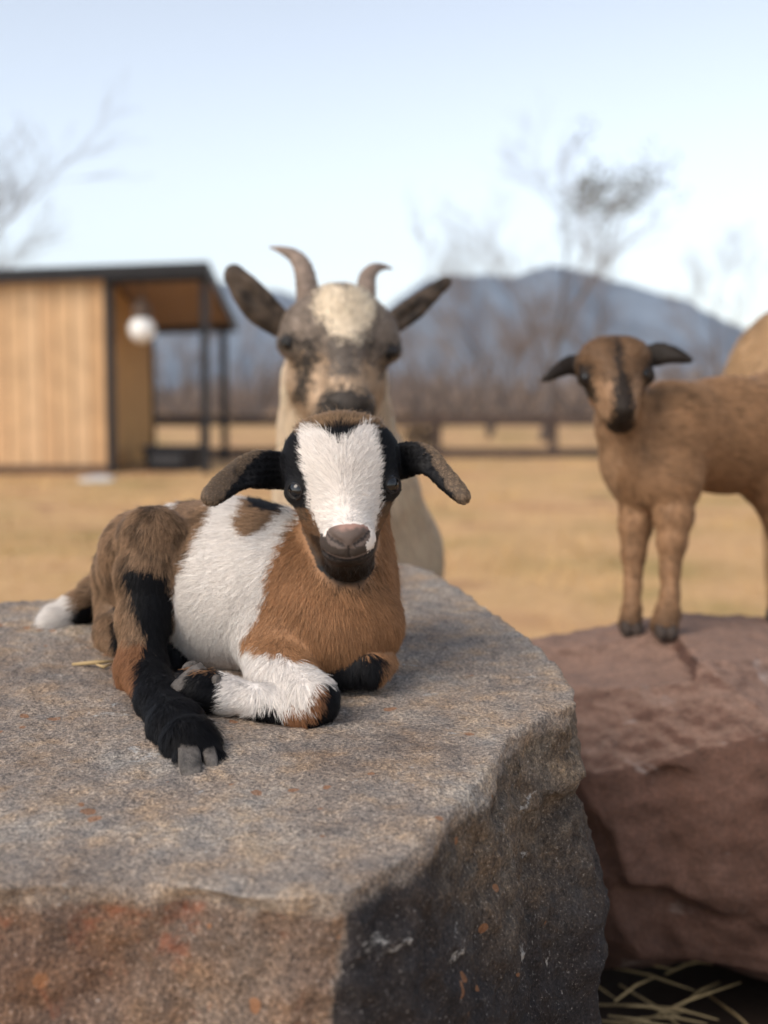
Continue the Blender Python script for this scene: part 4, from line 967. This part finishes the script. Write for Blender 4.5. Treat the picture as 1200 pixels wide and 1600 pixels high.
def kid_len(P, T):
    return np.where(T == 'head', 0.006, np.where(np.char.startswith(T, 'ear'), 0.004, np.where(T == 'leg', 0.008, 0.013)))
goat_fur(fd, V, Q, N, 80000, kid_coat, kid_comb, kid_len, 0.0003, kid, np.where(V[:, 0] > 0.56, 0.15, 1.0), 0.38, 0.25)
for fx, fy, fY in ((985, 978, 1.512), (1038, 982, 1.478), (1214, 962, 1.60), (1294, 946, 1.765)):
    for s2 in (-1, 1):
        p = at(fx + s2 * 9, fy, fY); hoof_part(p, p + np.array((-0.002 * s2, -0.017, -0.004)), 0.0065, 0.009, kid, DHOOF)

# ---- a third goat, only its rump in view at the right edge
B0 = at(1290, 700, 2.25)
tan_goat = empty('goat', (B0[0], B0[1], 0), 'light tan goat whose rump shows above the brown kid at the right edge', 'goat')
fd = Field(); BZ = float(at(1200, 470, 2.2)[2])
bx0 = float(at(1143, 545, 2.2)[0])
fd.ell((bx0 + 0.125, 2.22, BZ - 0.16), (0.125, 0.12, 0.15), k=0.05); fd.ell((bx0 + 0.36, 2.24, BZ - 0.13), (0.32, 0.15, 0.165), k=0.05); fd.ell((bx0 + 0.66, 2.24, BZ - 0.12), (0.17, 0.14, 0.18), k=0.05)
for lx in (0.17, 0.68):
    for s2 in (-1, 1):
        yy = 2.23 + s2 * 0.075
        fd.cone((bx0 + lx, yy, BZ - 0.22), 0.085, (bx0 + lx - 0.01, yy, 0.48), 0.042, 0.04, 'leg'); fd.cone((bx0 + lx - 0.01, yy, 0.48), 0.036, (bx0 + lx, yy, 0.05), 0.024, 0.02, 'leg')
fd.cone((bx0 + 0.74, 2.24, BZ - 0.08), 0.10, (bx0 + 0.94, 2.24, BZ + 0.16), 0.07, 0.05, 'neck')
fd.ell((bx0 + 1.0, 2.24, BZ + 0.2), (0.10, 0.06, 0.065), k=0.04, tag='head'); fd.cone((bx0 + 1.04, 2.24, BZ + 0.19), 0.05, (bx0 + 1.15, 2.24, BZ + 0.13), 0.033, 0.03, 'head')
V, Q = fd.mesh(0.008); V = relax(V, Q, 2); N = v_normals(V, Q)
def tan_coat(P, T):
    nz = fbm(P, 30, 3, 22.0); root = np.array((0.34, 0.215, 0.115)) * (1 + 0.2 * nz)[:, None]; return root, root * 1.4
r_, t_ = tan_coat(V, None); adopt(mesh_obj('body', V, Q, SKIN, None, True, r_ * 0.6 + t_ * 0.4), tan_goat)
goat_fur(fd, V, Q, N, 20000, tan_coat, lambda P, T: np.tile(np.array((-0.4, 0, -1.0)), (len(P), 1)), lambda P, T: np.full(len(P), 0.02), 0.0006, tan_goat, np.where(V[:, 0] < bx0 + 0.3, 1.0, 0.1), 0.45)
for lx in (0.17, 0.68):
    for s2 in (-1, 1):
        for s3 in (-1, 1): hoof_part((bx0 + lx + 0.01, 2.23 + s2 * 0.075 + s3 * 0.013, 0.022), (bx0 + lx + 0.06, 2.23 + s2 * 0.075 + s3 * 0.014, 0.012), 0.012, 0.016, tan_goat)

# ------------------------------------------------------------------ shed
WOODS = [simple('pine_board_%d' % i, c, 0.75, 0.16, 3.0, 0.2) for i, c in enumerate([(0.52, 0.325, 0.17), (0.58, 0.38, 0.21), (0.49, 0.30, 0.155), (0.61, 0.41, 0.235), (0.55, 0.35, 0.19)])]
OCHRE = simple('ochre_board', (0.46, 0.25, 0.085), 0.8, 0.15, 3.0, 0.2)
STEEL = simple('dark_steel', (0.013, 0.012, 0.013), 0.5, 0.3, 8)
SOFF = simple('soffit_board', (0.34, 0.23, 0.155), 0.8, 0.2, 5)
SN, SFAR = 14.6, 17.1
XN = float(at(178, 700, SN)[0]); XR = float(at(320, 700, SN)[0])
shed = empty('shed', (XN, SN, 0), 'pine-boarded shed with dark sloping roof and open porch', 'shed')
def part(mb, name, mat, root=shed, bev=0.0):
    o = mb.build(name, mat); adopt(o, root)
    if bev: bevel(o, bev)
    return o
XL = -5.6
def roof_z(x, y):          # underside of the roof: rises slightly to the right, falls towards the back
    return 2.13 + 0.075 * (x - XL) * 0.9 / 1.0 * 0.55 - 0.185 * (y - SN)
bw = 0.186; x = XN - 0.07; i = 0
while x - bw > XL:
    x1 = x - 0.012; x0 = x - bw
    part(MB().hexa([(x0, SN, 0.10), (x1, SN, 0.10), (x1, SN + 0.025, 0.10), (x0, SN + 0.025, 0.10), (x0, SN, roof_z(x0, SN) - 0.02), (x1, SN, roof_z(x1, SN) - 0.02), (x1, SN + 0.025, roof_z(x1, SN) - 0.02), (x0, SN + 0.025, roof_z(x0, SN) - 0.02)]), 'plank', WOODS[(i * 3 + i // 4) % 5])
    x -= bw; i += 1
part(MB().box((XL, SN + 0.03, 0.05), (XN - 0.07, SN + 0.06, 2.0)), 'backing_wall', STEEL)
part(MB().box((XL, SN - 0.03, 0.0), (XN - 0.07, SN + 0.07, 0.095)), 'sill_beam', simple('sill_brown', (0.12, 0.07, 0.045), 0.8))
part(MB().box((XL - 0.03, SN, 0.0), (XL, SFAR, 1.6)), 'end_wall', OCHRE)
part(MB().box((XL, SFAR - 0.03, 0.0), (XN - 0.05, SFAR, 1.62)), 'rear_wall', OCHRE)
y = SN + 0.08; 
while y < SFAR - 0.16:      # side wall boards facing the porch
    y1 = min(y + 0.2, SFAR - 0.06)
    part(MB().hexa([(XN - 0.03, y, 0.06), (XN, y, 0.06), (XN, y1 - 0.012, 0.06), (XN - 0.03, y1 - 0.012, 0.06), (XN - 0.03, y, roof_z(XN, y) - 0.01), (XN, y, roof_z(XN, y) - 0.01), (XN, y1 - 0.012, roof_z(XN, y1) - 0.01), (XN - 0.03, y1 - 0.012, roof_z(XN, y1) - 0.01)]), 'plank', OCHRE)
    y += 0.2
def post(x, y, w_=0.085):
    part(MB().box((x - w_ / 2, y - w_ / 2, 0), (x + w_ / 2, y + w_ / 2, roof_z(x, y) - 0.005)), 'post', STEEL, bev=0.006)
XF = float(at(352, 700, SFAR)[0])
post(XN - 0.025, SN + 0.03, 0.09); post(XN - 0.01, SFAR - 0.02, 0.09); post(XR + 0.01, SN + 0.05, 0.085); post(XF, SFAR - 0.05, 0.09)
def slab(x0, x1, y0, y1, dz0, dz1):
    c = [(x0, y0), (x1, y0), (x1, y1), (x0, y1)]
    return MB().hexa([(a, b, roof_z(a, b) + dz0) for a, b in c] + [(a, b, roof_z(a, b) + dz1) for a, b in c])
XE = XR + 0.06
rf = part(slab(XL - 0.2, XE, SN - 0.12, SFAR + 0.15, 0.045, 0.085), 'roof', STEEL)
part(slab(XL - 0.2, XE, SN - 0.15, SN - 0.125, -0.06, 0.09), 'fascia', STEEL)
part(slab(XE + 0.002, XE + 0.03, SN - 0.15, SFAR + 0.15, -0.06, 0.09), 'fascia', STEEL)
part(slab(XN, XE, SFAR - 0.03, SFAR + 0.03, -0.07, 0.0), 'beam', STEEL); part(slab(XN, XE, SN + 0.0, SN + 0.05, -0.07, 0.0), 'beam', STEEL)
y = SN - 0.1
while y < SFAR + 0.1:
    part(slab(XN + 0.03, XE - 0.02, y, y + 0.19, 0.012, 0.04), 'soffit_board', SOFF); y += 0.2

GLOBE = new_mat('opal_glass')[0]; _b = GLOBE.node_tree.nodes['Principled BSDF']; _b.inputs['Base Color'].default_value = (0.85, 0.85, 0.83, 1); _b.inputs['Roughness'].default_value = 0.15
LAMPB = simple('lamp_brown', (0.10, 0.065, 0.045), 0.5)
def pendant(px_, py_, Y, rpx, label, zt=None):
    c = at(px_, py_, Y); r = rpx * Y / FPX
    root = empty('pendant_lamp', tuple(c), label, 'lamp')
    zt = zt or (roof_z(c[0], Y) + 0.01) 
    o = MB().lathe(c, [(r * 0.05, -r)] + [(r * math.sin(t), -r * math.cos(t)) for t in np.linspace(0.25, 2.7, 12)], 24).build('globe', GLOBE, None, True); adopt(o, root)
    o = MB().lathe(c, [(r * 0.55, r * 0.8), (r * 0.72, r * 0.95), (r * 0.75, r * 1.5), (r * 0.45, r * 1.9), (r * 0.4, r * 2.3), (r * 0.12, r * 2.4)], 20).build('lamp_cap', LAMPB, None, True); adopt(o, root)
    o = MB().tube([c + np.array((0, 0, r * 2.35)), np.array((c[0], c[1], zt + 0.01))], [0.012, 0.012], 8).build('cord', LAMPB); adopt(o, root)
    return root
pendant(222, 515, 14.75, 21, 'white globe lamp hanging from the shed roof beside the boarded wall')

# trough under the porch
BLK = simple('black_rubber', (0.016, 0.016, 0.018), 0.55, 0.4, 12)
tc = at(273, 735, 15.2); tc[2] = 0
tr = empty('trough', tuple(tc), 'black rubber trough standing under the shed porch', 'trough')
def tub_ring(hx, hy, z, n=28):
    return [(tc[0] + hx * np.sign(math.cos(t)) * abs(math.cos(t)) ** 0.4, tc[1] + hy * np.sign(math.sin(t)) * abs(math.sin(t)) ** 0.4, z) for t in np.linspace(0, 2 * math.pi, n, endpoint=False)]
rings = [tub_ring(0.30, 0.24, 0.0), tub_ring(0.35, 0.29, 0.26), tub_ring(0.375, 0.31, 0.265), tub_ring(0.375, 0.31, 0.295), tub_ring(0.33, 0.27, 0.295), tub_ring(0.28, 0.22, 0.03)]
VV = [p for r in rings for p in r]; FF = [(i * 28 + k, i * 28 + (k + 1) % 28, (i + 1) * 28 + (k + 1) % 28, (i + 1) * 28 + k) for i in range(5) for k in range(28)] + [tuple(range(27, -1, -1)), tuple(140 + k for k in range(28))]
o = mesh_obj('tub', VV, FF, BLK, None, False); adopt(o, tr)
o = MB().hexa([(tc[0] - 0.22, tc[1] - 0.325, 0.1), (tc[0] + 0.12, tc[1] - 0.325, 0.1), (tc[0] + 0.12, tc[1] - 0.26, 0.1), (tc[0] - 0.22, tc[1] - 0.26, 0.1), (tc[0] - 0.22, tc[1] - 0.325, 0.2), (tc[0] + 0.12, tc[1] - 0.325, 0.2), (tc[0] + 0.12, tc[1] - 0.26, 0.2), (tc[0] - 0.22, tc[1] - 0.26, 0.2)]).build('handle_panel', simple('grey_rubber', (0.05, 0.05, 0.052), 0.6)); adopt(o, tr)
# pale flat stone before the shed
def flat_stone(name, c, rx, ry, rz, mat, label, seed):
    f2 = Field(); f2.ell(c, (rx, ry, rz), k=0.01); V, Q = f2.mesh(min(rx, ry) / 9)
    V = V + v_normals(V, Q) * (fbm(V, 1.6 / rx, 3, seed) * rz * 0.5)[:, None]
    tag(mesh_obj(name, V, Q, mat), label, 'stone')
PALE = simple('pale_stone', (0.52, 0.50, 0.48), 0.8, 0.2, 10, 0.3)
s0 = at(152, 752, 13.4); flat_stone('stone', (s0[0], s0[1], 0.0), 0.20, 0.2, 0.055, PALE, 'flat pale stone on the grass in front of the shed wall', 4.0)
# straw on the boulder
STRAW = simple('straw', (0.42, 0.30, 0.15), 0.7, 0.25, 60)
s1, s2_, s3 = TP(113, 1040), TP(150, 1040), TP(181, 1037)
st = empty('straw', tuple(s2_), 'short dry straw lying on the grey boulder beside the kid\'s hock', 'straw')
o = MB().tube([s1 + (0, 0, 0.001), s2_ + (0, 0, 0.0025), s3 + (0, 0, 0.002)], [0.0012, 0.0018, 0.0008], 8).build('stalk', STRAW, None, True); adopt(o, st)
o = MB().tube([TP(150, 1041) + (0, 0, 0.0015), TP(162, 1046) + (0, 0, 0.002), TP(176, 1040) + (0, 0, 0.0015)], [0.0006, 0.0016, 0.0004], 6).build('leaf', STRAW, None, True); adopt(o, st)
# hay on the ground between the boulders
mb = MB()
for i in range(24):
    x0 = 0.20 + abs(random.gauss(0, 0.09)); y0 = 1.18 + random.random() * 0.22; z0 = float(ground_z(x0, y0)) + 0.008 + random.random() * 0.035
    a = random.gauss(-0.5, 0.7); l = 0.05 + 0.09 * random.random(); d = np.array((math.cos(a), math.sin(a) * 0.8, random.gauss(0, 0.12))) * l
    p = np.array((x0, y0, z0)); mb.tube([p, p + d * 0.5 + (0, 0, 0.004), p + d], [0.0013, 0.0016, 0.0007], 5)
tag(mb.build('hay', STRAW, None, True), 'loose dry hay on the ground between the two boulders', 'hay', kind='stuff')

# ------------------------------------------------------------------ fence, along the back of the paddock
FB = simple('fence_wood', (0.075, 0.052, 0.042), 0.85, 0.3, 4, 0.3)
FY = 18.2
fence = empty('fence', (0, FY, 0), 'low brown post and rail fence across the back of the paddock', 'fence')
fx = [-7.5 + 1.65 * i for i in range(12)]
for x in fx:
    bevel(adopt(MB().box((x - 0.06, FY - 0.06, 0), (x + 0.06, FY + 0.06, 0.66)).build('post', FB), fence), 0.01)
for a, b in zip(fx[:-1], fx[1:]):
    for z0, z1, dy in ((0.46, 0.60, -0.085), (0.0, 0.13, -0.085)):
        adopt(MB().box((a + 0.004, FY + dy - 0.02, z0 + random.uniform(-.01, .01)), (b - 0.004, FY + dy + 0.02, z1 + random.uniform(-.01, .01))).build('rail', FB), fence)

# ------------------------------------------------------------------ trees and shrubs
BARK = simple('bark', (0.115, 0.095, 0.085), 0.9, 0.3, 6, 0.4); TWIG = simple('twigs', (0.21, 0.165, 0.14), 0.9, 0.25, 4)
LEAF = simple('olive_leaves', (0.13, 0.125, 0.075), 0.8, 0.4, 3); DLEAF = simple('dark_leaves', (0.028, 0.022, 0.020), 0.8, 0.4, 3)
def tree(name, label, cat, base, h, dirs, r0, levels, seed, spread=0.55, leaf=None, droop=0.0, group=None, tw=TWIG, thick=1.0, twig_len=1.0):
    rnd = random.Random(seed); root = empty(name, base, label, cat, group)
    trunk = MB(); crown = MB(); tips = []
    def grow(p, d, L_, r, lv):
        n = 4; pts = [p]; rr = [r]
        for i in range(n):
            d = d + np.array((rnd.gauss(0, 0.12), rnd.gauss(0, 0.12), rnd.gauss(0.03, 0.10) - droop * (levels - lv) * 0.02)); d /= np.linalg.norm(d)
            p = p + d * L_ / n; pts.append(p); rr.append(max(r * (1 - 0.45 * (i + 1) / n), 0.0028))
        (trunk if lv >= levels - 1 else crown).tube(pts, rr, 7 if lv >= levels - 1 else (5 if lv > 0 else 3), lv >= levels - 1)
        if lv == 0: tips.append(pts[-1]); return
        kids = 3 if lv >= levels - 1 else rnd.choice((3, 4, 4, 5))
        for i in range(kids):
            t = 0.35 + 0.65 * (i + 1) / kids; j = min(int(t * n), n)
            a = rnd.random() * 6.283; nd = d + spread * np.array((math.cos(a), math.sin(a), rnd.uniform(-0.3, 0.5))); nd /= np.linalg.norm(nd)
            grow(pts[j], nd, L_ * rnd.uniform(0.55, 0.8) * (twig_len if lv == 1 else 1), rr[j] * rnd.uniform(0.5, 0.72), lv - 1)
    for d, f in dirs:
        d = np.array(d, float); d /= np.linalg.norm(d); grow(np.array(base, float), d, h * f, r0, levels)
    o = trunk.build('trunk', BARK, None, True); adopt(o, root); o = crown.build('crown', tw, None, True); adopt(o, root)
    if leaf:
        lm, frac, cl, sz, nper = leaf; V = []; F = []
        for t in tips:
            if not cl(t): continue
            for k in range(nper):
                c = t + np.array([rnd.gauss(0, 0.12) for _ in range(3)]); u = np.array([rnd.gauss(0, 1) for _ in range(3)]); u /= np.linalg.norm(u); v = np.cross(u, (rnd.random(), rnd.random(), 1)); v /= np.linalg.norm(v)
                n = len(V); V += [c - u * sz, c + v * sz * 0.45, c + u * sz, c - v * sz * 0.45]; F.append((n, n + 1, n + 2, n + 3))
        if V: o = mesh_obj('foliage', V, F, lm, None, False); adopt(o, root)
    return root
gp = lambda x, Y: (float(at(x, 700, Y)[0]), Y, 0.0)
tx = gp(848, 24)
lim_x = float(at(885, 300, 24)[0]); lim_z = float(at(900, 345, 24)[2])
tree('tree', 'tall bare tree with sparse leaf tufts on its top right branches', 'tree', tx, 2.3, [((0.10, 0, 1), 1.0)], 0.085, 5, 21, 0.62,
     (LEAF, 1, lambda t: t[0] > lim_x and t[2] > lim_z, 0.05, 5))
tree('tree', 'bare tree reaching in from the left edge above the shed', 'tree', gp(-110, 18), 2.3, [((0.15, 0, 1), 1.0), ((0.45, 0.1, 1), 1.0)], 0.11, 5, 5, 0.6)
tree('tree', 'thin bare tree behind the brown kid\'s head', 'tree', gp(965, 27), 1.7, [((0.0, 0, 1), 1.0)], 0.06, 5, 33, 0.5, twig_len=1.1)
tree('tree', 'small bare tree between the horned goat and the tall tree', 'tree', gp(765, 26), 1.75, [((-0.05, 0, 1), 1.0), ((0.3, 0, 1), 0.7)], 0.055, 5, 44, 0.5)
tree('tree', 'faint bare treetop just left of the tan rump', 'tree', gp(1120, 34), 2.2, [((0.0, 0, 1), 1.0)], 0.06, 5, 46, 0.5)
shr = [(395, 24, 0.75, 'bare brown shrub seen between the shed posts and the horned goat'), (285, 25, 0.8, 'olive bare shrub seen through the shed porch'), (660, 23, 0.62, 'low bare shrub just right of the horned goat'),
       (720, 25, 0.95, 'bare brown shrub left of the tall bare tree'), (815, 24, 0.85, 'twiggy bare shrub at the foot of the tall bare tree'), (900, 26, 0.9, 'bare shrub just left of the brown kid\'s head'),
       (1085, 26, 0.75, 'bare shrub just right of the brown kid\'s ear'), (60, 27, 1.25, 'bare brown shrub rising behind the shed roof')]
for i, (x, Y, h, lb) in enumerate(shr):
    tree('shrub', lb, 'shrub', gp(x, Y * 1.5), h * 1.85, [((-0.45, 0.1, 1), 1.0), ((0.4, -0.1, 1), 0.95), ((0.05, 0.2, 1), 1.1), ((0.9, 0, 0.9), 0.75), ((-0.95, 0, 0.9), 0.75)], 0.06, 4, 60 + i, 0.6, group='bare shrubs behind the fence', twig_len=1.2)
dk = gp(660, 18.9)
tree('shrub', 'small dark leafy bush behind the fence, beside the resting kid\'s right ear', 'bush', dk, 0.22, [((-0.5, 0, 1), 1), ((0.5, 0, 1), 1), ((0, 0.3, 1), 1.1), ((0.9, 0, .8), .9), ((-0.9, 0, .8), .9)], 0.015, 3, 91, 0.7,
     (DLEAF, 1, lambda t: True, 0.035, 3), tw=DLEAF)
# scrub that closes the view behind the shrubs: one mass of thin stems
V = []; F = []; rr = random.Random(8)
for i in range(9000):
    Y = rr.uniform(44, 85); x = rr.uniform(-0.36, 0.40) * Y; h = rr.uniform(0.35, 1.0) * (1.5 + 0.7 * math.sin(x * 0.3 + Y * 0.12)) * (Y / 60)
    lx = rr.gauss(0, 0.35) * h; wd = 0.012 * Y / 27 + rr.random() * 0.02; a = rr.random() * 3.14; c, s = math.cos(a) * wd, math.sin(a) * wd; n = len(V)
    V += [(x - c, Y - s, 0), (x + c, Y + s, 0), (x + lx + c * 0.4, Y + rr.gauss(0, 0.2) + s * 0.4, h), (x + lx - c * 0.4, Y - s * 0.4, h * 0.97)]; F.append((n, n + 1, n + 2, n + 3))
tag(mesh_obj('scrub', V, F, simple('scrub_stems', (0.26, 0.20, 0.16), 0.9, 0.3, 0.8), None, False), 'brown bare scrub beyond the fence', 'scrub', kind='stuff')
# dry grass
V = []; F = []
for i in range(26000):
    Y = 2.2 + 15.5 * rr.random() ** 1.4; x = rr.uniform(-0.34, 0.36) * Y
    if (x < XE and Y > SN - 0.1) : continue
    h = rr.uniform(0.012, 0.05) * (1.6 if math.sin(x * 2.1) * math.cos(Y * 1.7) > 0.3 else 1); a = rr.random() * 6.28; wd = 0.0025 + 0.0004 * Y; c, s = math.cos(a) * wd, math.sin(a) * wd
    z = float(ground_z(x, Y)) - 0.02; n = len(V); lx, ly = rr.gauss(0, 0.03), rr.gauss(0, 0.03)
    V += [(x - c, Y - s, z), (x + c, Y + s, z), (x + lx, Y + ly, z + 0.02 + h)]; F.append((n, n + 1, n + 2))
tag(mesh_obj('dry_grass', V, F, simple('dry_blades', (0.54, 0.365, 0.175), 0.9, 0.5, 0.9), None, False), 'short dry yellow grass over the paddock', 'grass', kind='stuff')

# ------------------------------------------------------------------ mountains and air
def mountain(prof, Y, dY, name, seed):
    xs = np.array([p[0] for p in prof], float); ys = np.array([p[1] for p in prof], float)
    gx = np.linspace(xs[0], xs[-1], 220); top = np.interp(gx, xs, ys)
    V = []; m = 26
    for j in range(m):
        t = j / (m - 1)
        for x, yy in zip(gx, top):
            z = float(at(x, yy, Y)[2]); X = float(at(x, yy, Y)[0]); k = math.sin(t * math.pi / 2) if t < 0.62 else 1.0 - 0.0 
            prof_h = sstep(0, 0.6, np.array(t)) if t <= 0.6 else 1 - 0.5 * (t - 0.6)
            V.append((X, Y - dY * 0.6 + dY * t, max(z, 0) * float(prof_h) - 2))
    V = np.array(V); nn = fbm(V, 0.02, 4, seed); V[:, 2] += nn * 3.0 * np.clip(V[:, 2] / 20, 0, 1) ; V[:, 1] += fbm(V * (1, 0.3, 0.3), 0.03, 3, seed + 5) * 22
    n = len(gx); i, j = np.meshgrid(np.arange(m - 1), np.arange(n - 1), indexing='ij')
    Q = np.stack([i * n + j, i * n + j + 1, (i + 1) * n + j + 1, (i + 1) * n + j], -1).reshape(-1, 4)
    mt = simple('mountain_haze_tint', (0.13, 0.16, 0.20), 0.95, 0.45, 0.035)  # blue of the distance haze mixed into the mountain's base colour
    o = mesh_obj(name, V, Q, mt); o['kind'] = 'structure'; return o
mountain([(380, 600), (470, 545), (560, 510), (620, 462), (665, 428), (705, 420), (760, 421), (800, 421), (850, 413), (885, 409), (935, 412), (985, 430), (1040, 455), (1090, 482), (1140, 505), (1190, 530), (1260, 560), (1400, 585), (1500, 600)], 620, 160, 'mountain', 3.0)
mountain([(-250, 520), (-100, 480), (60, 455), (200, 440), (330, 430), (400, 440), (450, 455), (520, 480), (600, 520), (700, 560), (820, 590), (900, 605)], 760, 160, 'hill', 9.0)
hz = MB().box((-620, -8, -3), (620, 880, 95)).build('haze', None)
hz.data.materials.clear()
hm = bpy.data.materials.new('haze_air'); hm.use_nodes = True; hm.node_tree.nodes.clear()
pv = hm.node_tree.nodes.new('ShaderNodeVolumePrincipled'); ho = hm.node_tree.nodes.new('ShaderNodeOutputMaterial')
pv.inputs['Color'].default_value = (0.72, 0.83, 1.0, 1); pv.inputs['Density'].default_value = 0.00045
hm.node_tree.links.new(pv.outputs[0], ho.inputs['Volume']); hz.data.materials.append(hm)
tag(hz, 'pale blue haze over the far mountains', 'haze', kind='stuff')
